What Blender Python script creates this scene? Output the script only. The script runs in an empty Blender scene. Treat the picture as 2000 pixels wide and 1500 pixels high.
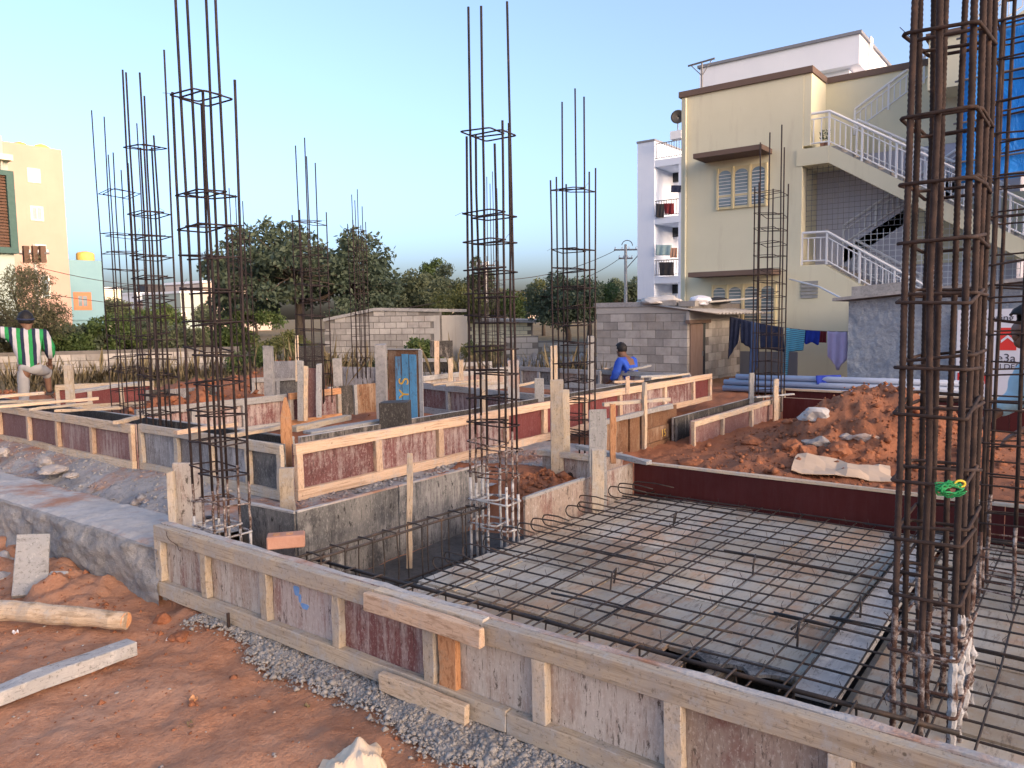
import bpy, math, random
import numpy as np
from mathutils import Vector, Matrix, Euler
rng = np.random.default_rng(7); random.seed(7)
S = bpy.context.scene; COL = S.collection
# ------------------------------------------------------------------ camera, sky, sun, exposure
HEAD = math.radians(37.3); PITCH = math.radians(5.07); ROLL = .0145; EYE = 1.75; FPX = 1500.
SUN_AZ = math.radians(-96); SUN_EL = math.radians(4.5)          # azimuth measured from +X towards +Y
cF = np.array([math.cos(HEAD)*math.cos(PITCH), math.sin(HEAD)*math.cos(PITCH), -math.sin(PITCH)])
_r = np.array([math.sin(HEAD), -math.cos(HEAD), 0.]); _u = np.cross(_r, cF)
cR = _r*math.cos(ROLL)-_u*math.sin(ROLL); cU = _r*math.sin(ROLL)+_u*math.cos(ROLL)
cC = np.array([0, 0, EYE])
cam = bpy.data.cameras.new('camera'); co = bpy.data.objects.new('camera', cam); COL.objects.link(co)
cam.sensor_width = 36; cam.lens = 27; cam.clip_start = .05; cam.clip_end = 3000
co.matrix_world = Matrix(((cR[0], cU[0], -cF[0], 0), (cR[1], cU[1], -cF[1], 0), (cR[2], cU[2], -cF[2], EYE), (0, 0, 0, 1)))
S.camera = co
W = bpy.data.worlds.new('World'); S.world = W; W.use_nodes = True
wn = W.node_tree; bg = wn.nodes['Background']
sky = wn.nodes.new('ShaderNodeTexSky'); sky.sky_type = 'NISHITA'; sky.sun_disc = False
sky.sun_elevation = SUN_EL; sky.sun_rotation = math.pi/2-SUN_AZ
sky.air_density = .4; sky.dust_density = 4.9; sky.ozone_density = 2.0; sky.altitude = 0
wb = wn.nodes.new('ShaderNodeMix'); wb.data_type = 'RGBA'; wb.blend_type = 'MULTIPLY'; wb.inputs[0].default_value = 1
wb.inputs[7].default_value = (1.305, .995, .77, 1)          # the camera's white balance, the same over the whole sky
wn.links.new(sky.outputs[0], wb.inputs[6]); wn.links.new(wb.outputs[2], bg.inputs[0]); bg.inputs[1].default_value = .15
sl = bpy.data.lights.new('sun', 'SUN'); so = bpy.data.objects.new('sun', sl); COL.objects.link(so)
sl.energy = .1; sl.angle = math.radians(.6); sl.color = (1, .7, .47)
sd = Vector((math.cos(SUN_AZ)*math.cos(SUN_EL), math.sin(SUN_AZ)*math.cos(SUN_EL), math.sin(SUN_EL)))
so.rotation_euler = sd.to_track_quat('Z', 'Y').to_euler()
S.view_settings.view_transform = 'Standard'; S.view_settings.look = 'None'
S.view_settings.exposure = 3.13; S.view_settings.gamma = 1; S.view_settings.use_curve_mapping = False
S.cycles.max_bounces = 5; S.cycles.diffuse_bounces = 3; S.cycles.glossy_bounces = 2; S.cycles.transmission_bounces = 2
S.render.resolution_x = 1024; S.render.resolution_y = 768

# ------------------------------------------------------------------ measuring: points of the place seen along a ray
def ray(x, y): return cF+cR*(x-1000)/FPX+cU*(750-y)/FPX
def P(x, y, z): d = ray(x, y); return cC+d*((z-EYE)/d[2])
def AX(x, y, X): d = ray(x, y); return cC+d*(X/d[0])
def AY(x, y, Y): d = ray(x, y); return cC+d*(Y/d[1])
def AD(x, y, D): return cC+ray(x, y)*D

# ------------------------------------------------------------------ materials
class NT:
    def __init__(s, name, rough=.85, spec=.3, metal=0.):
        s.m = bpy.data.materials.new(name); s.m.use_nodes = True; s.t = s.m.node_tree
        s.b = s.t.nodes['Principled BSDF']; s.b.inputs['Roughness'].default_value = rough
        s.b.inputs['Specular IOR Level'].default_value = spec; s.b.inputs['Metallic'].default_value = metal
        s.g = s.n('ShaderNodeNewGeometry').outputs['Position']; s._bump = None
    def n(s, t): return s.t.nodes.new(t)
    def l(s, a, b): s.t.links.new(a, b)
    def inp(s, sock, v):
        if hasattr(v, 'is_output') or isinstance(v, bpy.types.NodeSocket): s.l(v, sock)
        elif isinstance(v, (tuple, list)): sock.default_value = (*v, 1) if len(v) == 3 and len(sock.default_value) == 4 else v
        else: sock.default_value = v
    def vec(s, sc=(1, 1, 1), rot=(0, 0, 0), src=None):
        m = s.n('ShaderNodeMapping'); m.inputs['Scale'].default_value = sc; m.inputs['Rotation'].default_value = rot
        s.l(src or s.g, m.inputs['Vector']); return m.outputs[0]
    def noise(s, scale, detail=4, rough=.55, v=None, dist=0.):
        n = s.n('ShaderNodeTexNoise'); n.inputs['Scale'].default_value = scale; n.inputs['Detail'].default_value = detail
        n.inputs['Roughness'].default_value = rough; n.inputs['Distortion'].default_value = dist
        s.l(v or s.g, n.inputs['Vector']); return n.outputs['Fac']
    def vor(s, scale, v=None, out='Distance'):
        n = s.n('ShaderNodeTexVoronoi'); n.inputs['Scale'].default_value = scale; s.l(v or s.g, n.inputs['Vector']); return n.outputs[out]
    def ramp(s, f, stops, interp='LINEAR'):
        r = s.n('ShaderNodeValToRGB'); e = r.color_ramp; e.interpolation = interp
        while len(e.elements) < len(stops): e.elements.new(.5)
        for q, (p, c) in zip(e.elements, stops):
            q.position = p; q.color = (c, c, c, 1) if isinstance(c, (int, float)) else (*c, 1)
        s.l(f, r.inputs[0]); return r.outputs[0]
    def mix(s, f, a, b, mode='MIX'):
        m = s.n('ShaderNodeMix'); m.data_type = 'RGBA'; m.blend_type = mode
        s.inp(m.inputs[0], f); s.inp(m.inputs[6], a); s.inp(m.inputs[7], b); return m.outputs[2]
    def math(s, op, a, b=0.):
        m = s.n('ShaderNodeMath'); m.operation = op; s.inp(m.inputs[0], a); s.inp(m.inputs[1], b); return m.outputs[0]
    def rnd(s): return s.n('ShaderNodeObjectInfo').outputs['Random']
    def bump(s, h, strength=.5, dist=.01):
        b = s.n('ShaderNodeBump'); b.inputs['Strength'].default_value = strength; b.inputs['Distance'].default_value = dist
        s.l(h, b.inputs['Height'])
        if s._bump: s.l(s._bump, b.inputs['Normal'])
        s._bump = b.outputs[0]; s.l(s._bump, s.b.inputs['Normal'])
    def col(s, c): s.inp(s.b.inputs['Base Color'], c)
    def vary(s, c, lo=.8, hi=1.15):
        f = s.ramp(s.rnd(), [(0, lo), (1, hi)]); return s.mix(1., c, f, 'MULTIPLY')
M = {}
def mk(name, rough, spec=.3, metal=0.):
    k = NT(name, rough, spec, metal); M[name] = k.m; return k
def simple(name, c1, c2, scale=3., rough=.85, bump=.2, bdist=.005, bscale=60., stretch=(1, 1, 1), vary=True, spec=.3, metal=0.):
    k = mk(name, rough, spec, metal); v = k.vec(stretch)
    c = k.ramp(k.noise(scale, 6, .6, v), [(.3, c1), (.7, c2)])
    if vary: c = k.vary(c, .85, 1.12)
    k.col(c)
    if bump: k.bump(k.noise(bscale, 4, .6, v), bump, bdist)
    return k
# soil
k = mk('red_soil', .95, .15)
c = k.ramp(k.noise(.9, 6, .66), [(.3, (.37, .175, .10)), (.5, (.46, .235, .14)), (.68, (.54, .31, .2))])
c = k.mix(k.ramp(k.noise(5.5, 6, .72), [(.5, 0.), (.64, .4)]), c, (.29, .125, .07))
c = k.mix(k.ramp(k.noise(26, 5, .7), [(.5, 0.), (.68, .5)]), c, (.27, .115, .066))
c = k.mix(k.ramp(k.noise(2.1, 5, .7), [(.55, 0.), (.72, .55)]), c, (.50, .315, .22))
c = k.mix(k.ramp(k.noise(85, 3, .7), [(.6, 0.), (.7, .55)]), c, (.52, .36, .27))
sp = k.n('ShaderNodeSeparateXYZ'); k.l(k.g, sp.inputs[0])      # freshly dug soil beyond the formwork is redder than the dusty front
fresh = k.ramp(k.noise(1.6, 6, .7), [(.3, (.22, .085, .045)), (.55, (.31, .125, .066)), (.75, (.40, .18, .10))])
fresh = k.mix(k.ramp(k.noise(24, 4, .7), [(.5, 0.), (.68, .6)]), fresh, (.17, .065, .036))
c = k.mix(k.ramp(k.math('MULTIPLY', sp.outputs[0], .1), [(.45, 0.), (.5, .85)]), c, fresh)
far = k.n('ShaderNodeVectorMath'); far.operation = 'LENGTH'; k.l(k.g, far.inputs[0])
c = k.mix(k.ramp(k.math('MULTIPLY', k.math('ADD', far.outputs['Value'], k.math('MULTIPLY', k.noise(.25, 4), 10.)), .01), [(.22, 0.), (.27, 1.)]), c,
          k.ramp(k.noise(1.1, 6, .7), [(.35, (.13, .10, .05)), (.6, (.27, .2, .11)), (.75, (.12, .13, .045))]))
k.col(c); k.bump(k.noise(14, 6, .7), .8, .03); k.bump(k.noise(70, 4, .7), .8, .008)
# soil clods on heaps
k = mk('soil_clod', .95, .15)
k.col(k.ramp(k.noise(7, 5, .65), [(.3, (.21, .082, .043)), (.55, (.31, .13, .07)), (.75, (.40, .19, .11))])); k.bump(k.noise(60, 6, .7), .8, .01)
# concrete
def conc(name, a, b, stain, soil=.0, bs=1.):
    k = mk(name, .93, .2)
    c = k.ramp(k.noise(3.5, 8, .7), [(.3, a), (.68, b)])
    c = k.mix(k.ramp(k.noise(17, 6, .7), [(.48, 0.), (.72, .6)]), c, stain)
    if soil: c = k.mix(k.ramp(k.noise(1.5, 7, .68), [(.62-soil*.3, 0.), (.74-soil*.25, .85)]), c, (.36, .17, .095))
    c = k.mix(k.ramp(k.vor(55), [(0, .5), (.12, 0.)]), c, tuple(x*.55 for x in a))
    k.col(c); k.bump(k.noise(13, 7, .72), .8*bs, .03); k.bump(k.vor(70), .35*bs, .006); return k
conc('concrete_rough', (.23, .228, .225), (.40, .39, .375), (.13, .132, .135), 0., 1.2)
conc('gravel_bed', (.25, .24, .225), (.4, .375, .35), (.18, .17, .165), .3, 1.2)
conc('concrete_bed', (.27, .27, .275), (.42, .41, .40), (.18, .18, .19), .42)
conc('concrete_top', (.35, .34, .33), (.5, .48, .455), (.26, .27, .29), .38, .6)
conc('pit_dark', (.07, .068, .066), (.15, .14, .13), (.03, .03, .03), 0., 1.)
conc('concrete_grey', (.25, .25, .25), (.4, .385, .37), (.12, .12, .12), 0., .5)
conc('plaster_grey', (.21, .25, .31), (.33, .375, .43), (.15, .18, .23), 0., 1.6)
k = mk('gravel', .9, .25)
k.col(k.vary(k.ramp(k.noise(22, 4, .8), [(.3, (.24, .23, .22)), (.55, (.37, .355, .335)), (.72, (.52, .49, .455))]))); k.bump(k.noise(120, 4), .4, .004)
# timber
def wood(name, a, b, grey, gamt, rot=0):
    k = mk(name, .85, .22)
    tc = k.n('ShaderNodeTexCoord').outputs['Generated']; ad = k.n('ShaderNodeVectorMath'); ad.operation = 'MULTIPLY_ADD'
    r3 = k.n('ShaderNodeCombineXYZ'); rr = k.math('MULTIPLY', k.rnd(), 37.); [k.l(rr, r3.inputs[i]) for i in range(3)]
    ad.inputs[1].default_value = (1, 1, 1); k.l(tc, ad.inputs[0]); k.l(r3.outputs[0], ad.inputs[2]); g = ad.outputs[0]   # grain drawn out along each board
    gr = k.noise(4.5, 5, .65, g, .35)
    c = k.ramp(gr, [(.3, a), (.5, b), (.62, tuple(x*.86 for x in a)), (.75, b)])
    wide = k.noise(1.6, 3, .6, g)
    c = k.mix(k.ramp(k.noise(5.5, 5, .72), [(.60-gamt*.34, 0.), (.74-gamt*.2, .92)]), c, grey)
    c = k.mix(k.ramp(k.noise(9, 4, .7, g), [(.60, 0.), (.66, .55)]), c, tuple(x*.42 for x in a))          # cracks along the grain
    c = k.mix(k.ramp(k.noise(52, 4, .75), [(.57, 0.), (.66, .2+.6*gamt)]), c, tuple(x*.35 for x in a))      # dirt specks
    c = k.mix(k.ramp(k.noise(11, 5, .75), [(.56, 0.), (.64, .75*gamt)]), c, (.5, .485, .455))                   # cement splashes
    c = k.mix(k.ramp(k.vor(8, None), [(.035, .8), (.065, 0.)]), c, tuple(x*.28 for x in a))                 # nail heads and knots
    k.col(k.vary(c, .82, 1.14)); k.bump(gr, .35, .004); k.bump(k.noise(55, 3, .65), .35, .004); return k
wood('wood_new', (.47, .32, .21), (.6, .445, .32), (.43, .37, .32), .2)
wood('wood_pale', (.46, .345, .23), (.62, .49, .355), (.40, .365, .32), .35)
wood('wood_old', (.40, .315, .215), (.54, .45, .335), (.39, .36, .32), .6)
wood('wood_grey', (.27, .26, .245), (.40, .39, .375), (.33, .335, .335), .8)
wood('wood_orange', (.44, .2, .09), (.58, .31, .16), (.4, .3, .2), .1)
# shuttering ply: maroon film under cement splatter, streaked down the sheet
def ply(name, base, base2, cement, amt, dark=.35, patch=None):
    k = mk(name, .66, .3)
    c = k.ramp(k.noise(2.4, 4, .6), [(.35, base), (.7, base2)])
    if patch: c = k.mix(k.ramp(k.noise(2.9, 5, .7, k.vec((1, 1, .7))), [(.5, 0.), (.62, .85)]), c, patch)
    streak = k.math('ADD', k.math('MULTIPLY', k.noise(7, 5, .7, k.vec((2.6, 2.6, .3)), .25), .55), k.math('MULTIPLY', k.noise(3.4, 6, .75), .45))
    streak = k.math('ADD', streak, k.math('MULTIPLY', k.math('SUBTRACT', k.rnd(), .5), .15))
    c = k.mix(k.ramp(streak, [(.60-amt*.3, 0.), (.68-amt*.2, .93)]), c, cement)
    fine = k.noise(75, 4, .75, k.vec((1, 1, .55)))
    c = k.mix(k.ramp(fine, [(.53, 0.), (.63, .6*max(0., min(1., amt+.35)))]), c, tuple(min(.6, x*1.3) for x in cement))
    c = k.mix(k.ramp(k.noise(34, 5, .8, k.vec((2.4, 2.4, .22))), [(.57, 0.), (.63, dark)]), c, tuple(x*.38 for x in base))       # run marks
    c = k.mix(k.ramp(k.noise(15, 5, .8, k.vec((1.5, 1.5, .6)), .3), [(.585, 0.), (.63, dark)]), c, tuple(x*.25 for x in base))     # flaked patches
    k.col(k.vary(c, .86, 1.12)); k.l(k.ramp(streak, [(.4, .55), (.6, .92)]), k.b.inputs['Roughness'])
    k.bump(fine, .45, .003); k.bump(streak, .2, .01); return k
ply('ply_maroon', (.125, .05, .048), (.17, .072, .068), (.36, .3, .28), .42, .6)
ply('ply_maroon_clean', (.13, .032, .034), (.17, .048, .045), (.3, .24, .22), -.12)
ply('ply_maroon_dark', (.055, .009, .009), (.07, .013, .013), (.1, .03, .03), -.5, 0.)
ply('ply_mid', (.17, .075, .07), (.24, .13, .12), (.37, .33, .31), .5, .7, (.25, .2, .17))
ply('ply_plum', (.17, .082, .076), (.22, .125, .115), (.33, .26, .235), .3)
ply('ply_grey', (.28, .215, .175), (.37, .30, .25), (.44, .405, .36), .5, .85, (.2, .095, .08))
ply('ply_stained', (.085, .088, .092), (.20, .195, .185), (.27, .265, .255), .3, .95, (.045, .046, .05))
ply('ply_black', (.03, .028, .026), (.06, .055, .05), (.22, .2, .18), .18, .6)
ply('ply_brown', (.13, .065, .035), (.22, .115, .06), (.27, .19, .13), .25, .6)
ply('steel_plate', (.16, .15, .15), (.25, .25, .26), (.36, .36, .37), .4, .5)
ply('board_blue', (.09, .27, .46), (.12, .34, .56), (.10, .08, .07), .22, .6)
# deck sheets
k = mk('deck_sheet', .85, .25)
c = k.ramp(k.noise(1.7, 6, .7), [(.3, (.42, .31, .21)), (.43, (.50, .425, .32)), (.55, (.53, .49, .415)), (.68, (.41, .39, .35)), (.8, (.58, .54, .49))])
c = k.mix(k.ramp(k.noise(1.3, 5, .75, k.vec((1, 1.9, 1), (0, 0, .4))), [(.5, 0.), (.6, .8)]), c, (.52, .335, .21))
c = k.mix(k.ramp(k.noise(2.6, 5, .75, k.vec((1.6, .7, 1))), [(.56, 0.), (.66, .7)]), c, (.40, .375, .345))
c = k.mix(k.ramp(k.noise(16, 6, .8, k.vec((.35, 2, 1))), [(.53, 0.), (.66, .75)]), c, (.17, .13, .10))
c = k.mix(k.ramp(k.noise(30, 4, .8), [(.58, 0.), (.68, .6)]), c, (.55, .52, .48))
k.col(k.vary(c, .72, 1.18)); k.bump(k.noise(35, 5, .7), .6, .006)
# steel bars
k = mk('rebar_rust', .85, .25, .0)
c = k.ramp(k.noise(18, 6, .7), [(.3, (.026, .018, .016)), (.55, (.052, .036, .031)), (.75, (.11, .062, .042))])
k.col(k.vary(c, .8, 1.15)); k.bump(k.noise(120, 3), .5, .002)
k = mk('rebar_brown', .8, .25, .1)
c = k.ramp(k.noise(14, 5, .7), [(.3, (.02, .016, .018)), (.6, (.042, .031, .030)), (.8, (.085, .05, .04))])
k.col(k.vary(c, .8, 1.15)); k.bump(k.noise(150, 3), .4, .001)
k = mk('rebar_dark', .62, .35, .2)
c = k.ramp(k.noise(9, 5, .7), [(.3, (.026, .025, .026)), (.55, (.06, .048, .042)), (.75, (.15, .09, .055))])
k.col(k.vary(c, .8, 1.15)); k.bump(k.noise(150, 3), .4, .001)
k = mk('rebar_cement', .9, .2)
c = k.ramp(k.noise(16, 6, .75), [(.38, (.1, .06, .045)), (.5, (.4, .4, .4)), (.7, (.56, .57, .57))])
k.col(c); k.bump(k.noise(70, 4), .7, .004)
k = mk('rebar_splash', .9, .2)
c = k.ramp(k.noise(19, 6, .8), [(.47, (.075, .042, .032)), (.6, (.32, .28, .26)), (.75, (.5, .5, .49))])
k.col(c); k.bump(k.noise(90, 4), .7, .003)
simple('tie_wire', (.03, .028, .03), (.09, .06, .05), 20, .7, 0)
# buildings
def plaster(name, a, b, streak, amt=.25, bs=.25):
    k = mk(name, .9, .2)
    c = k.ramp(k.noise(.5, 6, .6), [(.3, a), (.7, b)])
    c = k.mix(k.ramp(k.noise(2.2, 7, .7, k.vec((1.5, 1.5, .22))), [(.55, 0.), (.8, amt)]), c, streak)
    k.col(c); k.bump(k.noise(45, 5, .6), bs, .01); return k
plaster('paint_cream', (.61, .585, .43), (.68, .65, .485), (.47, .42, .31), .6)
plaster('paint_white', (.66, .69, .74), (.74, .76, .8), (.5, .53, .57), .3)
plaster('paint_bluewhite', (.56, .64, .78), (.63, .7, .82), (.42, .48, .6), .4)
plaster('paint_lavender', (.46, .46, .53), (.52, .52, .58), (.36, .36, .42), .3)
plaster('paint_orange', (.42, .285, .235), (.46, .315, .26), (.37, .25, .21), .4)
plaster('paint_teal', (.16, .29, .345), (.19, .33, .385), (.14, .24, .29), .3)
plaster('paint_pink', (.42, .35, .31), (.48, .41, .365), (.34, .28, .26), .3)
plaster('paint_mint', (.32, .39, .37), (.36, .43, .4), (.26, .31, .3), .3)
plaster('trim_brown', (.12, .085, .07), (.16, .115, .095), (.09, .07, .06), .4)
plaster('trim_grey', (.17, .18, .21), (.22, .23, .26), (.12, .12, .14), .4)
plaster('block_cement', (.33, .31, .285), (.43, .41, .38), (.2, .19, .18), .55, .8)
for nm, a in (('a', 1.), ):
    k = mk('block_grey', .93, .2)
    c = k.ramp(k.noise(3.2, 7, .7), [(.3, (.27, .255, .24)), (.7, (.42, .40, .37))])
    c = k.mix(k.ramp(k.noise(1.1, 6, .7), [(.5, 0.), (.72, .5)]), c, (.34, .27, .21))
    k.col(k.vary(c, .74, 1.22)); k.bump(k.noise(40, 6, .75), .8, .012)
simple('mortar', (.14, .13, .12), (.21, .195, .18), 4, .95, .5, .01, 50)
simple('railing_white', (.66, .68, .70), (.74, .76, .78), 3, .5, 0, vary=False)
simple('window_cream', (.58, .5, .29), (.66, .57, .35), 3, .5, 0, vary=False)
simple('window_white', (.7, .66, .6), (.76, .72, .66), 3, .5, 0, vary=False)
simple('window_red', (.55, .16, .08), (.6, .2, .1), 3, .5, 0, vary=False)
k = mk('glass_pane', .12, .6); k.col(k.ramp(k.noise(1.5, 4), [(.3, (.10, .14, .16)), (.7, (.24, .30, .33))]))
k = mk('glass_dark', .1, .5); k.col((.03, .035, .04))
simple('louvre', (.2, .21, .2), (.3, .3, .29), 5, .5, 0)
simple('shutter_brown', (.08, .045, .03), (.12, .07, .05), 6, .6, 0, stretch=(1, 1, 6))
simple('frame_green', (.03, .08, .075), (.045, .1, .095), 6, .6, 0)
simple('tank_yellow', (.62, .4, .1), (.68, .46, .14), 4, .6, 0)
simple('tank_black', (.02, .02, .022), (.035, .035, .04), 4, .6, 0)
simple('door_brown', (.17, .12, .10), (.23, .165, .14), 5, .8, .3, .005, 40, (3, 3, .6))
simple('pvc_blue', (.30, .36, .47), (.36, .42, .53), 3, .4, 0)
simple('corrugated', (.30, .29, .28), (.42, .41, .39), 5, .85, .3)
k = mk('tarp_blue', .5, .4); c = k.ramp(k.noise(1.7, 6, .7, k.vec((1, 1, .5))), [(.3, (.0, .17, .62)), (.7, (.02, .32, .88))])
k.col(c); k.bump(k.noise(3.2, 5, .6, k.vec((1.6, 1.6, .7)), .8), .9, .08)
simple('pole_concrete', (.38, .37, .35), (.46, .45, .42), 3, .9, .2)
simple('steel_grey', (.13, .13, .14), (.2, .2, .2), 5, .6, 0)
simple('bag_cream', (.62, .5, .36), (.72, .6, .45), 6, .6, .4, .004, 30)
simple('sack_white', (.42, .40, .38), (.54, .52, .49), 9, .8, .4, .004, 50)
simple('cardboard', (.45, .34, .24), (.54, .42, .31), 3, .85, .3, .004, 30)
simple('brick_clay', (.36, .19, .13), (.46, .26, .19), 9, .9, .5, .004, 50)
simple('stone_pale', (.30, .26, .23), (.46, .42, .385), 6, .9, .8, .02, 18)
simple('stone_pink', (.46, .32, .24), (.55, .42, .33), 6, .9, .8, .02, 18)
simple('cable_green', (.02, .3, .09), (.04, .38, .13), 9, .4, 0)
simple('cable_yellow', (.62, .45, .03), (.7, .52, .05), 9, .45, 0)
simple('banner_white', (.66, .67, .72), (.7, .71, .76), 2, .5, 0)
simple('banner_red', (.62, .035, .03), (.66, .05, .04), 2, .5, 0)
simple('ink', (.03, .03, .05), (.04, .04, .06), 2, .6, 0)
simple('paint_blue_mark', (.12, .25, .52), (.18, .33, .6), 30, .8, 0)
simple('paint_yellow_mark', (.55, .35, .07), (.62, .42, .1), 40, .8, 0)
simple('ink_orange', (.62, .35, .04), (.7, .42, .06), 30, .8, 0)
# greenery
def leafm(name, a, b, c3, tr=.3):
    k = mk(name, .6, .3)
    c = k.ramp(k.noise(.8, 4, .7), [(.3, a), (.55, b), (.75, c3)])
    c = k.mix(k.ramp(k.noise(9, 2), [(.4, 0.), (.7, .5)]), c, tuple(x*1.35 for x in b))
    k.col(c)
    tl = k.n('ShaderNodeBsdfTranslucent'); k.l(c, tl.inputs[0]); mx = k.n('ShaderNodeMixShader'); mx.inputs[0].default_value = tr
    k.l(k.b.outputs[0], mx.inputs[1]); k.l(tl.outputs[0], mx.inputs[2]); k.l(mx.outputs[0], k.t.nodes['Material Output'].inputs[0])
leafm('leaf_dark', (.05, .073, .05), (.088, .118, .075), (.14, .172, .10))
leafm('leaf_green', (.045, .08, .025), (.085, .125, .04), (.15, .18, .06))
leafm('leaf_olive', (.07, .09, .05), (.115, .135, .075), (.16, .17, .095))
leafm('leaf_yellow', (.085, .1, .035), (.13, .14, .05), (.2, .19, .075))
leafm('leaf_dry', (.15, .12, .06), (.24, .19, .1), (.32, .27, .16))
leafm('leaf_feather', (.06, .065, .035), (.1, .1, .055), (.16, .14, .085))
simple('bark', (.06, .048, .04), (.13, .105, .085), 7, .95, .8, .02, 20, (1, 1, .3))
# people
simple('skin', (.15, .08, .052), (.185, .10, .066), 5, .55, 0, vary=False)
simple('hair', (.008, .008, .01), (.018, .016, .016), 40, .6, .5, .004, 150, vary=False)
simple('cloth_grey', (.27, .275, .28), (.34, .34, .345), 8, .9, .4, .01, 14, vary=False)
simple('cloth_navy', (.02, .028, .06), (.035, .045, .085), 8, .9, .4, .01, 14)
simple('cloth_blue', (.02, .07, .42), (.04, .11, .52), 8, .9, .5, .015, 12, vary=False)
simple('cloth_sky', (.33, .52, .6), (.42, .6, .68), 8, .9, .5, .015, 12, vary=False)
simple('cloth_dark', (.03, .03, .035), (.055, .05, .05), 8, .9, .4, .01, 14)
simple('cloth_jeans', (.06, .10, .2), (.1, .15, .27), 8, .9, .5, .01, 14)
simple('cloth_royal', (.015, .04, .3), (.03, .06, .38), 8, .9, .5, .01, 14)
simple('cloth_wine', (.16, .02, .03), (.22, .035, .04), 8, .9, .5, .01, 14)
simple('cloth_lilac', (.56, .43, .62), (.64, .52, .7), 8, .9, .5, .01, 14)
simple('cloth_teal', (.3, .42, .42), (.38, .5, .5), 8, .9, .4, .01, 14)
simple('cloth_peach', (.45, .25, .17), (.52, .3, .2), 8, .9, .4, .01, 14)
k = mk('cloth_stripe_cyan', .9, .2); w = k.n('ShaderNodeTexWave'); w.bands_direction = 'Z'; w.inputs['Scale'].default_value = 7.; k.l(k.vec((1, 1, 1), (.15, .1, 0)), w.inputs['Vector'])
k.col(k.ramp(w.outputs['Fac'], [(.4, (.13, .45, .55)), (.6, (.3, .6, .68)), (.9, (.03, .1, .2))]))
simple('slipper', (.05, .04, .035), (.09, .07, .06), 8, .8, 0)

# ------------------------------------------------------------------ object helpers
def V3(p): return np.array([float(p[0]), float(p[1]), float(p[2])])
class MB:
    def __init__(s): s.v = []; s.f = []
    def add(s, vs, fs):
        o = len(s.v); s.v += [tuple(map(float, q)) for q in vs]; s.f += [tuple(i+o for i in f) for f in fs]; return s
    def box(s, a, b):
        (x0, y0, z0), (x1, y1, z1) = a, b
        return s.add([(x0, y0, z0), (x1, y0, z0), (x1, y1, z0), (x0, y1, z0), (x0, y0, z1), (x1, y0, z1), (x1, y1, z1), (x0, y1, z1)],
                     [(3, 2, 1, 0), (4, 5, 6, 7), (0, 1, 5, 4), (1, 2, 6, 5), (2, 3, 7, 6), (3, 0, 4, 7)])
    def bar(s, p, q, w, t, up=(0, 0, 1), seg=1, jit=0.):
        p = V3(p); q = V3(q); d = q-p; L = np.linalg.norm(d); d /= L; up = V3(up)
        sd_ = np.cross(d, up); n = np.linalg.norm(sd_)
        if n < 1e-4: sd_ = np.cross(d, V3((0, 1, 0))); n = np.linalg.norm(sd_)
        sd_ /= n; u = np.cross(sd_, d); vs = []; fs = []
        for i in range(seg+1):
            c = p+d*L*i/seg
            for a, b in ((-1, -1), (1, -1), (1, 1), (-1, 1)):
                j = rng.normal(0, jit, 2) if jit else (0, 0)
                vs.append(c+sd_*(a*w/2+j[0])+u*(b*t/2+j[1]))
            if i:
                o = i*4
                for a in range(4): b = (a+1) % 4; fs.append((o-4+a, o-4+b, o+b, o+a))
        fs.append((3, 2, 1, 0)); o = seg*4; fs.append((o, o+1, o+2, o+3)); return s.add(vs, fs)
    def tube(s, pts, r, n=6, caps=True, closed=False):
        pts = [V3(p) for p in pts]; m = len(pts); rs = r if hasattr(r, '__len__') else [r]*m; vs = []; fs = []; ref = None
        for i, p in enumerate(pts):
            if closed: t = pts[(i+1) % m]-pts[i-1]
            else: t = pts[min(i+1, m-1)]-pts[max(i-1, 0)]
            t = t/(np.linalg.norm(t)+1e-9)
            if ref is None: ref = V3((0, 0, 1)) if abs(t[2]) < .9 else V3((1, 0, 0))
            a = np.cross(t, ref); a /= np.linalg.norm(a)+1e-9; b = np.cross(a, t); ref = b
            for k_ in range(n):
                th = 2*math.pi*k_/n; vs.append(p+(a*math.cos(th)+b*math.sin(th))*rs[i])
        for i in range(m if closed else m-1):
            o = i*n; o2 = ((i+1) % m)*n
            for k_ in range(n): k2 = (k_+1) % n; fs.append((o+k_, o+k2, o2+k2, o2+k_))
        if caps and not closed: fs.append(tuple(range(n))[::-1]); fs.append(tuple(range((m-1)*n, m*n)))
        return s.add(vs, fs)
    def poly(s, pts, n, th):   # outline extruded along n by th
        pts = [V3(p) for p in pts]; n = V3(n)*th; m = len(pts)
        return s.add(pts+[p+n for p in pts], [tuple(range(m))[::-1], tuple(range(m, 2*m))]+[(i, (i+1) % m, m+(i+1) % m, m+i) for i in range(m)])
    def mesh(s, name):
        me = bpy.data.meshes.new(name); me.from_pydata(s.v, [], s.f); me.update(); return me
    def build(s, name, mat, parent=None, **kw): return ob(name, s.mesh(name), mat, parent, **kw)
def tag(o, label=None, cat=None, group=None, kind=None):
    for k_, v_ in (('label', label), ('category', cat), ('group', group), ('kind', kind)):
        if v_: o[k_] = v_
    return o
def ob(name, me, mat, parent=None, loc=None, smooth=False, bevel=0, **kw):
    o = bpy.data.objects.new(name, me); COL.objects.link(o)
    if mat and not me.materials: me.materials.append(M[mat])
    if smooth: me.shade_smooth()
    if parent is not None:
        o.parent = parent
        # meshes are drawn in place coordinates; a root Empty stands at the thing's base
        if parent.type == 'EMPTY': o.location = -Vector(parent.location)
    elif loc is not None: o.location = loc
    if bevel:
        b = o.modifiers.new('bevel', 'BEVEL'); b.width = bevel; b.segments = 1; b.limit_method = 'ANGLE'
    return tag(o, **kw)
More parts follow.
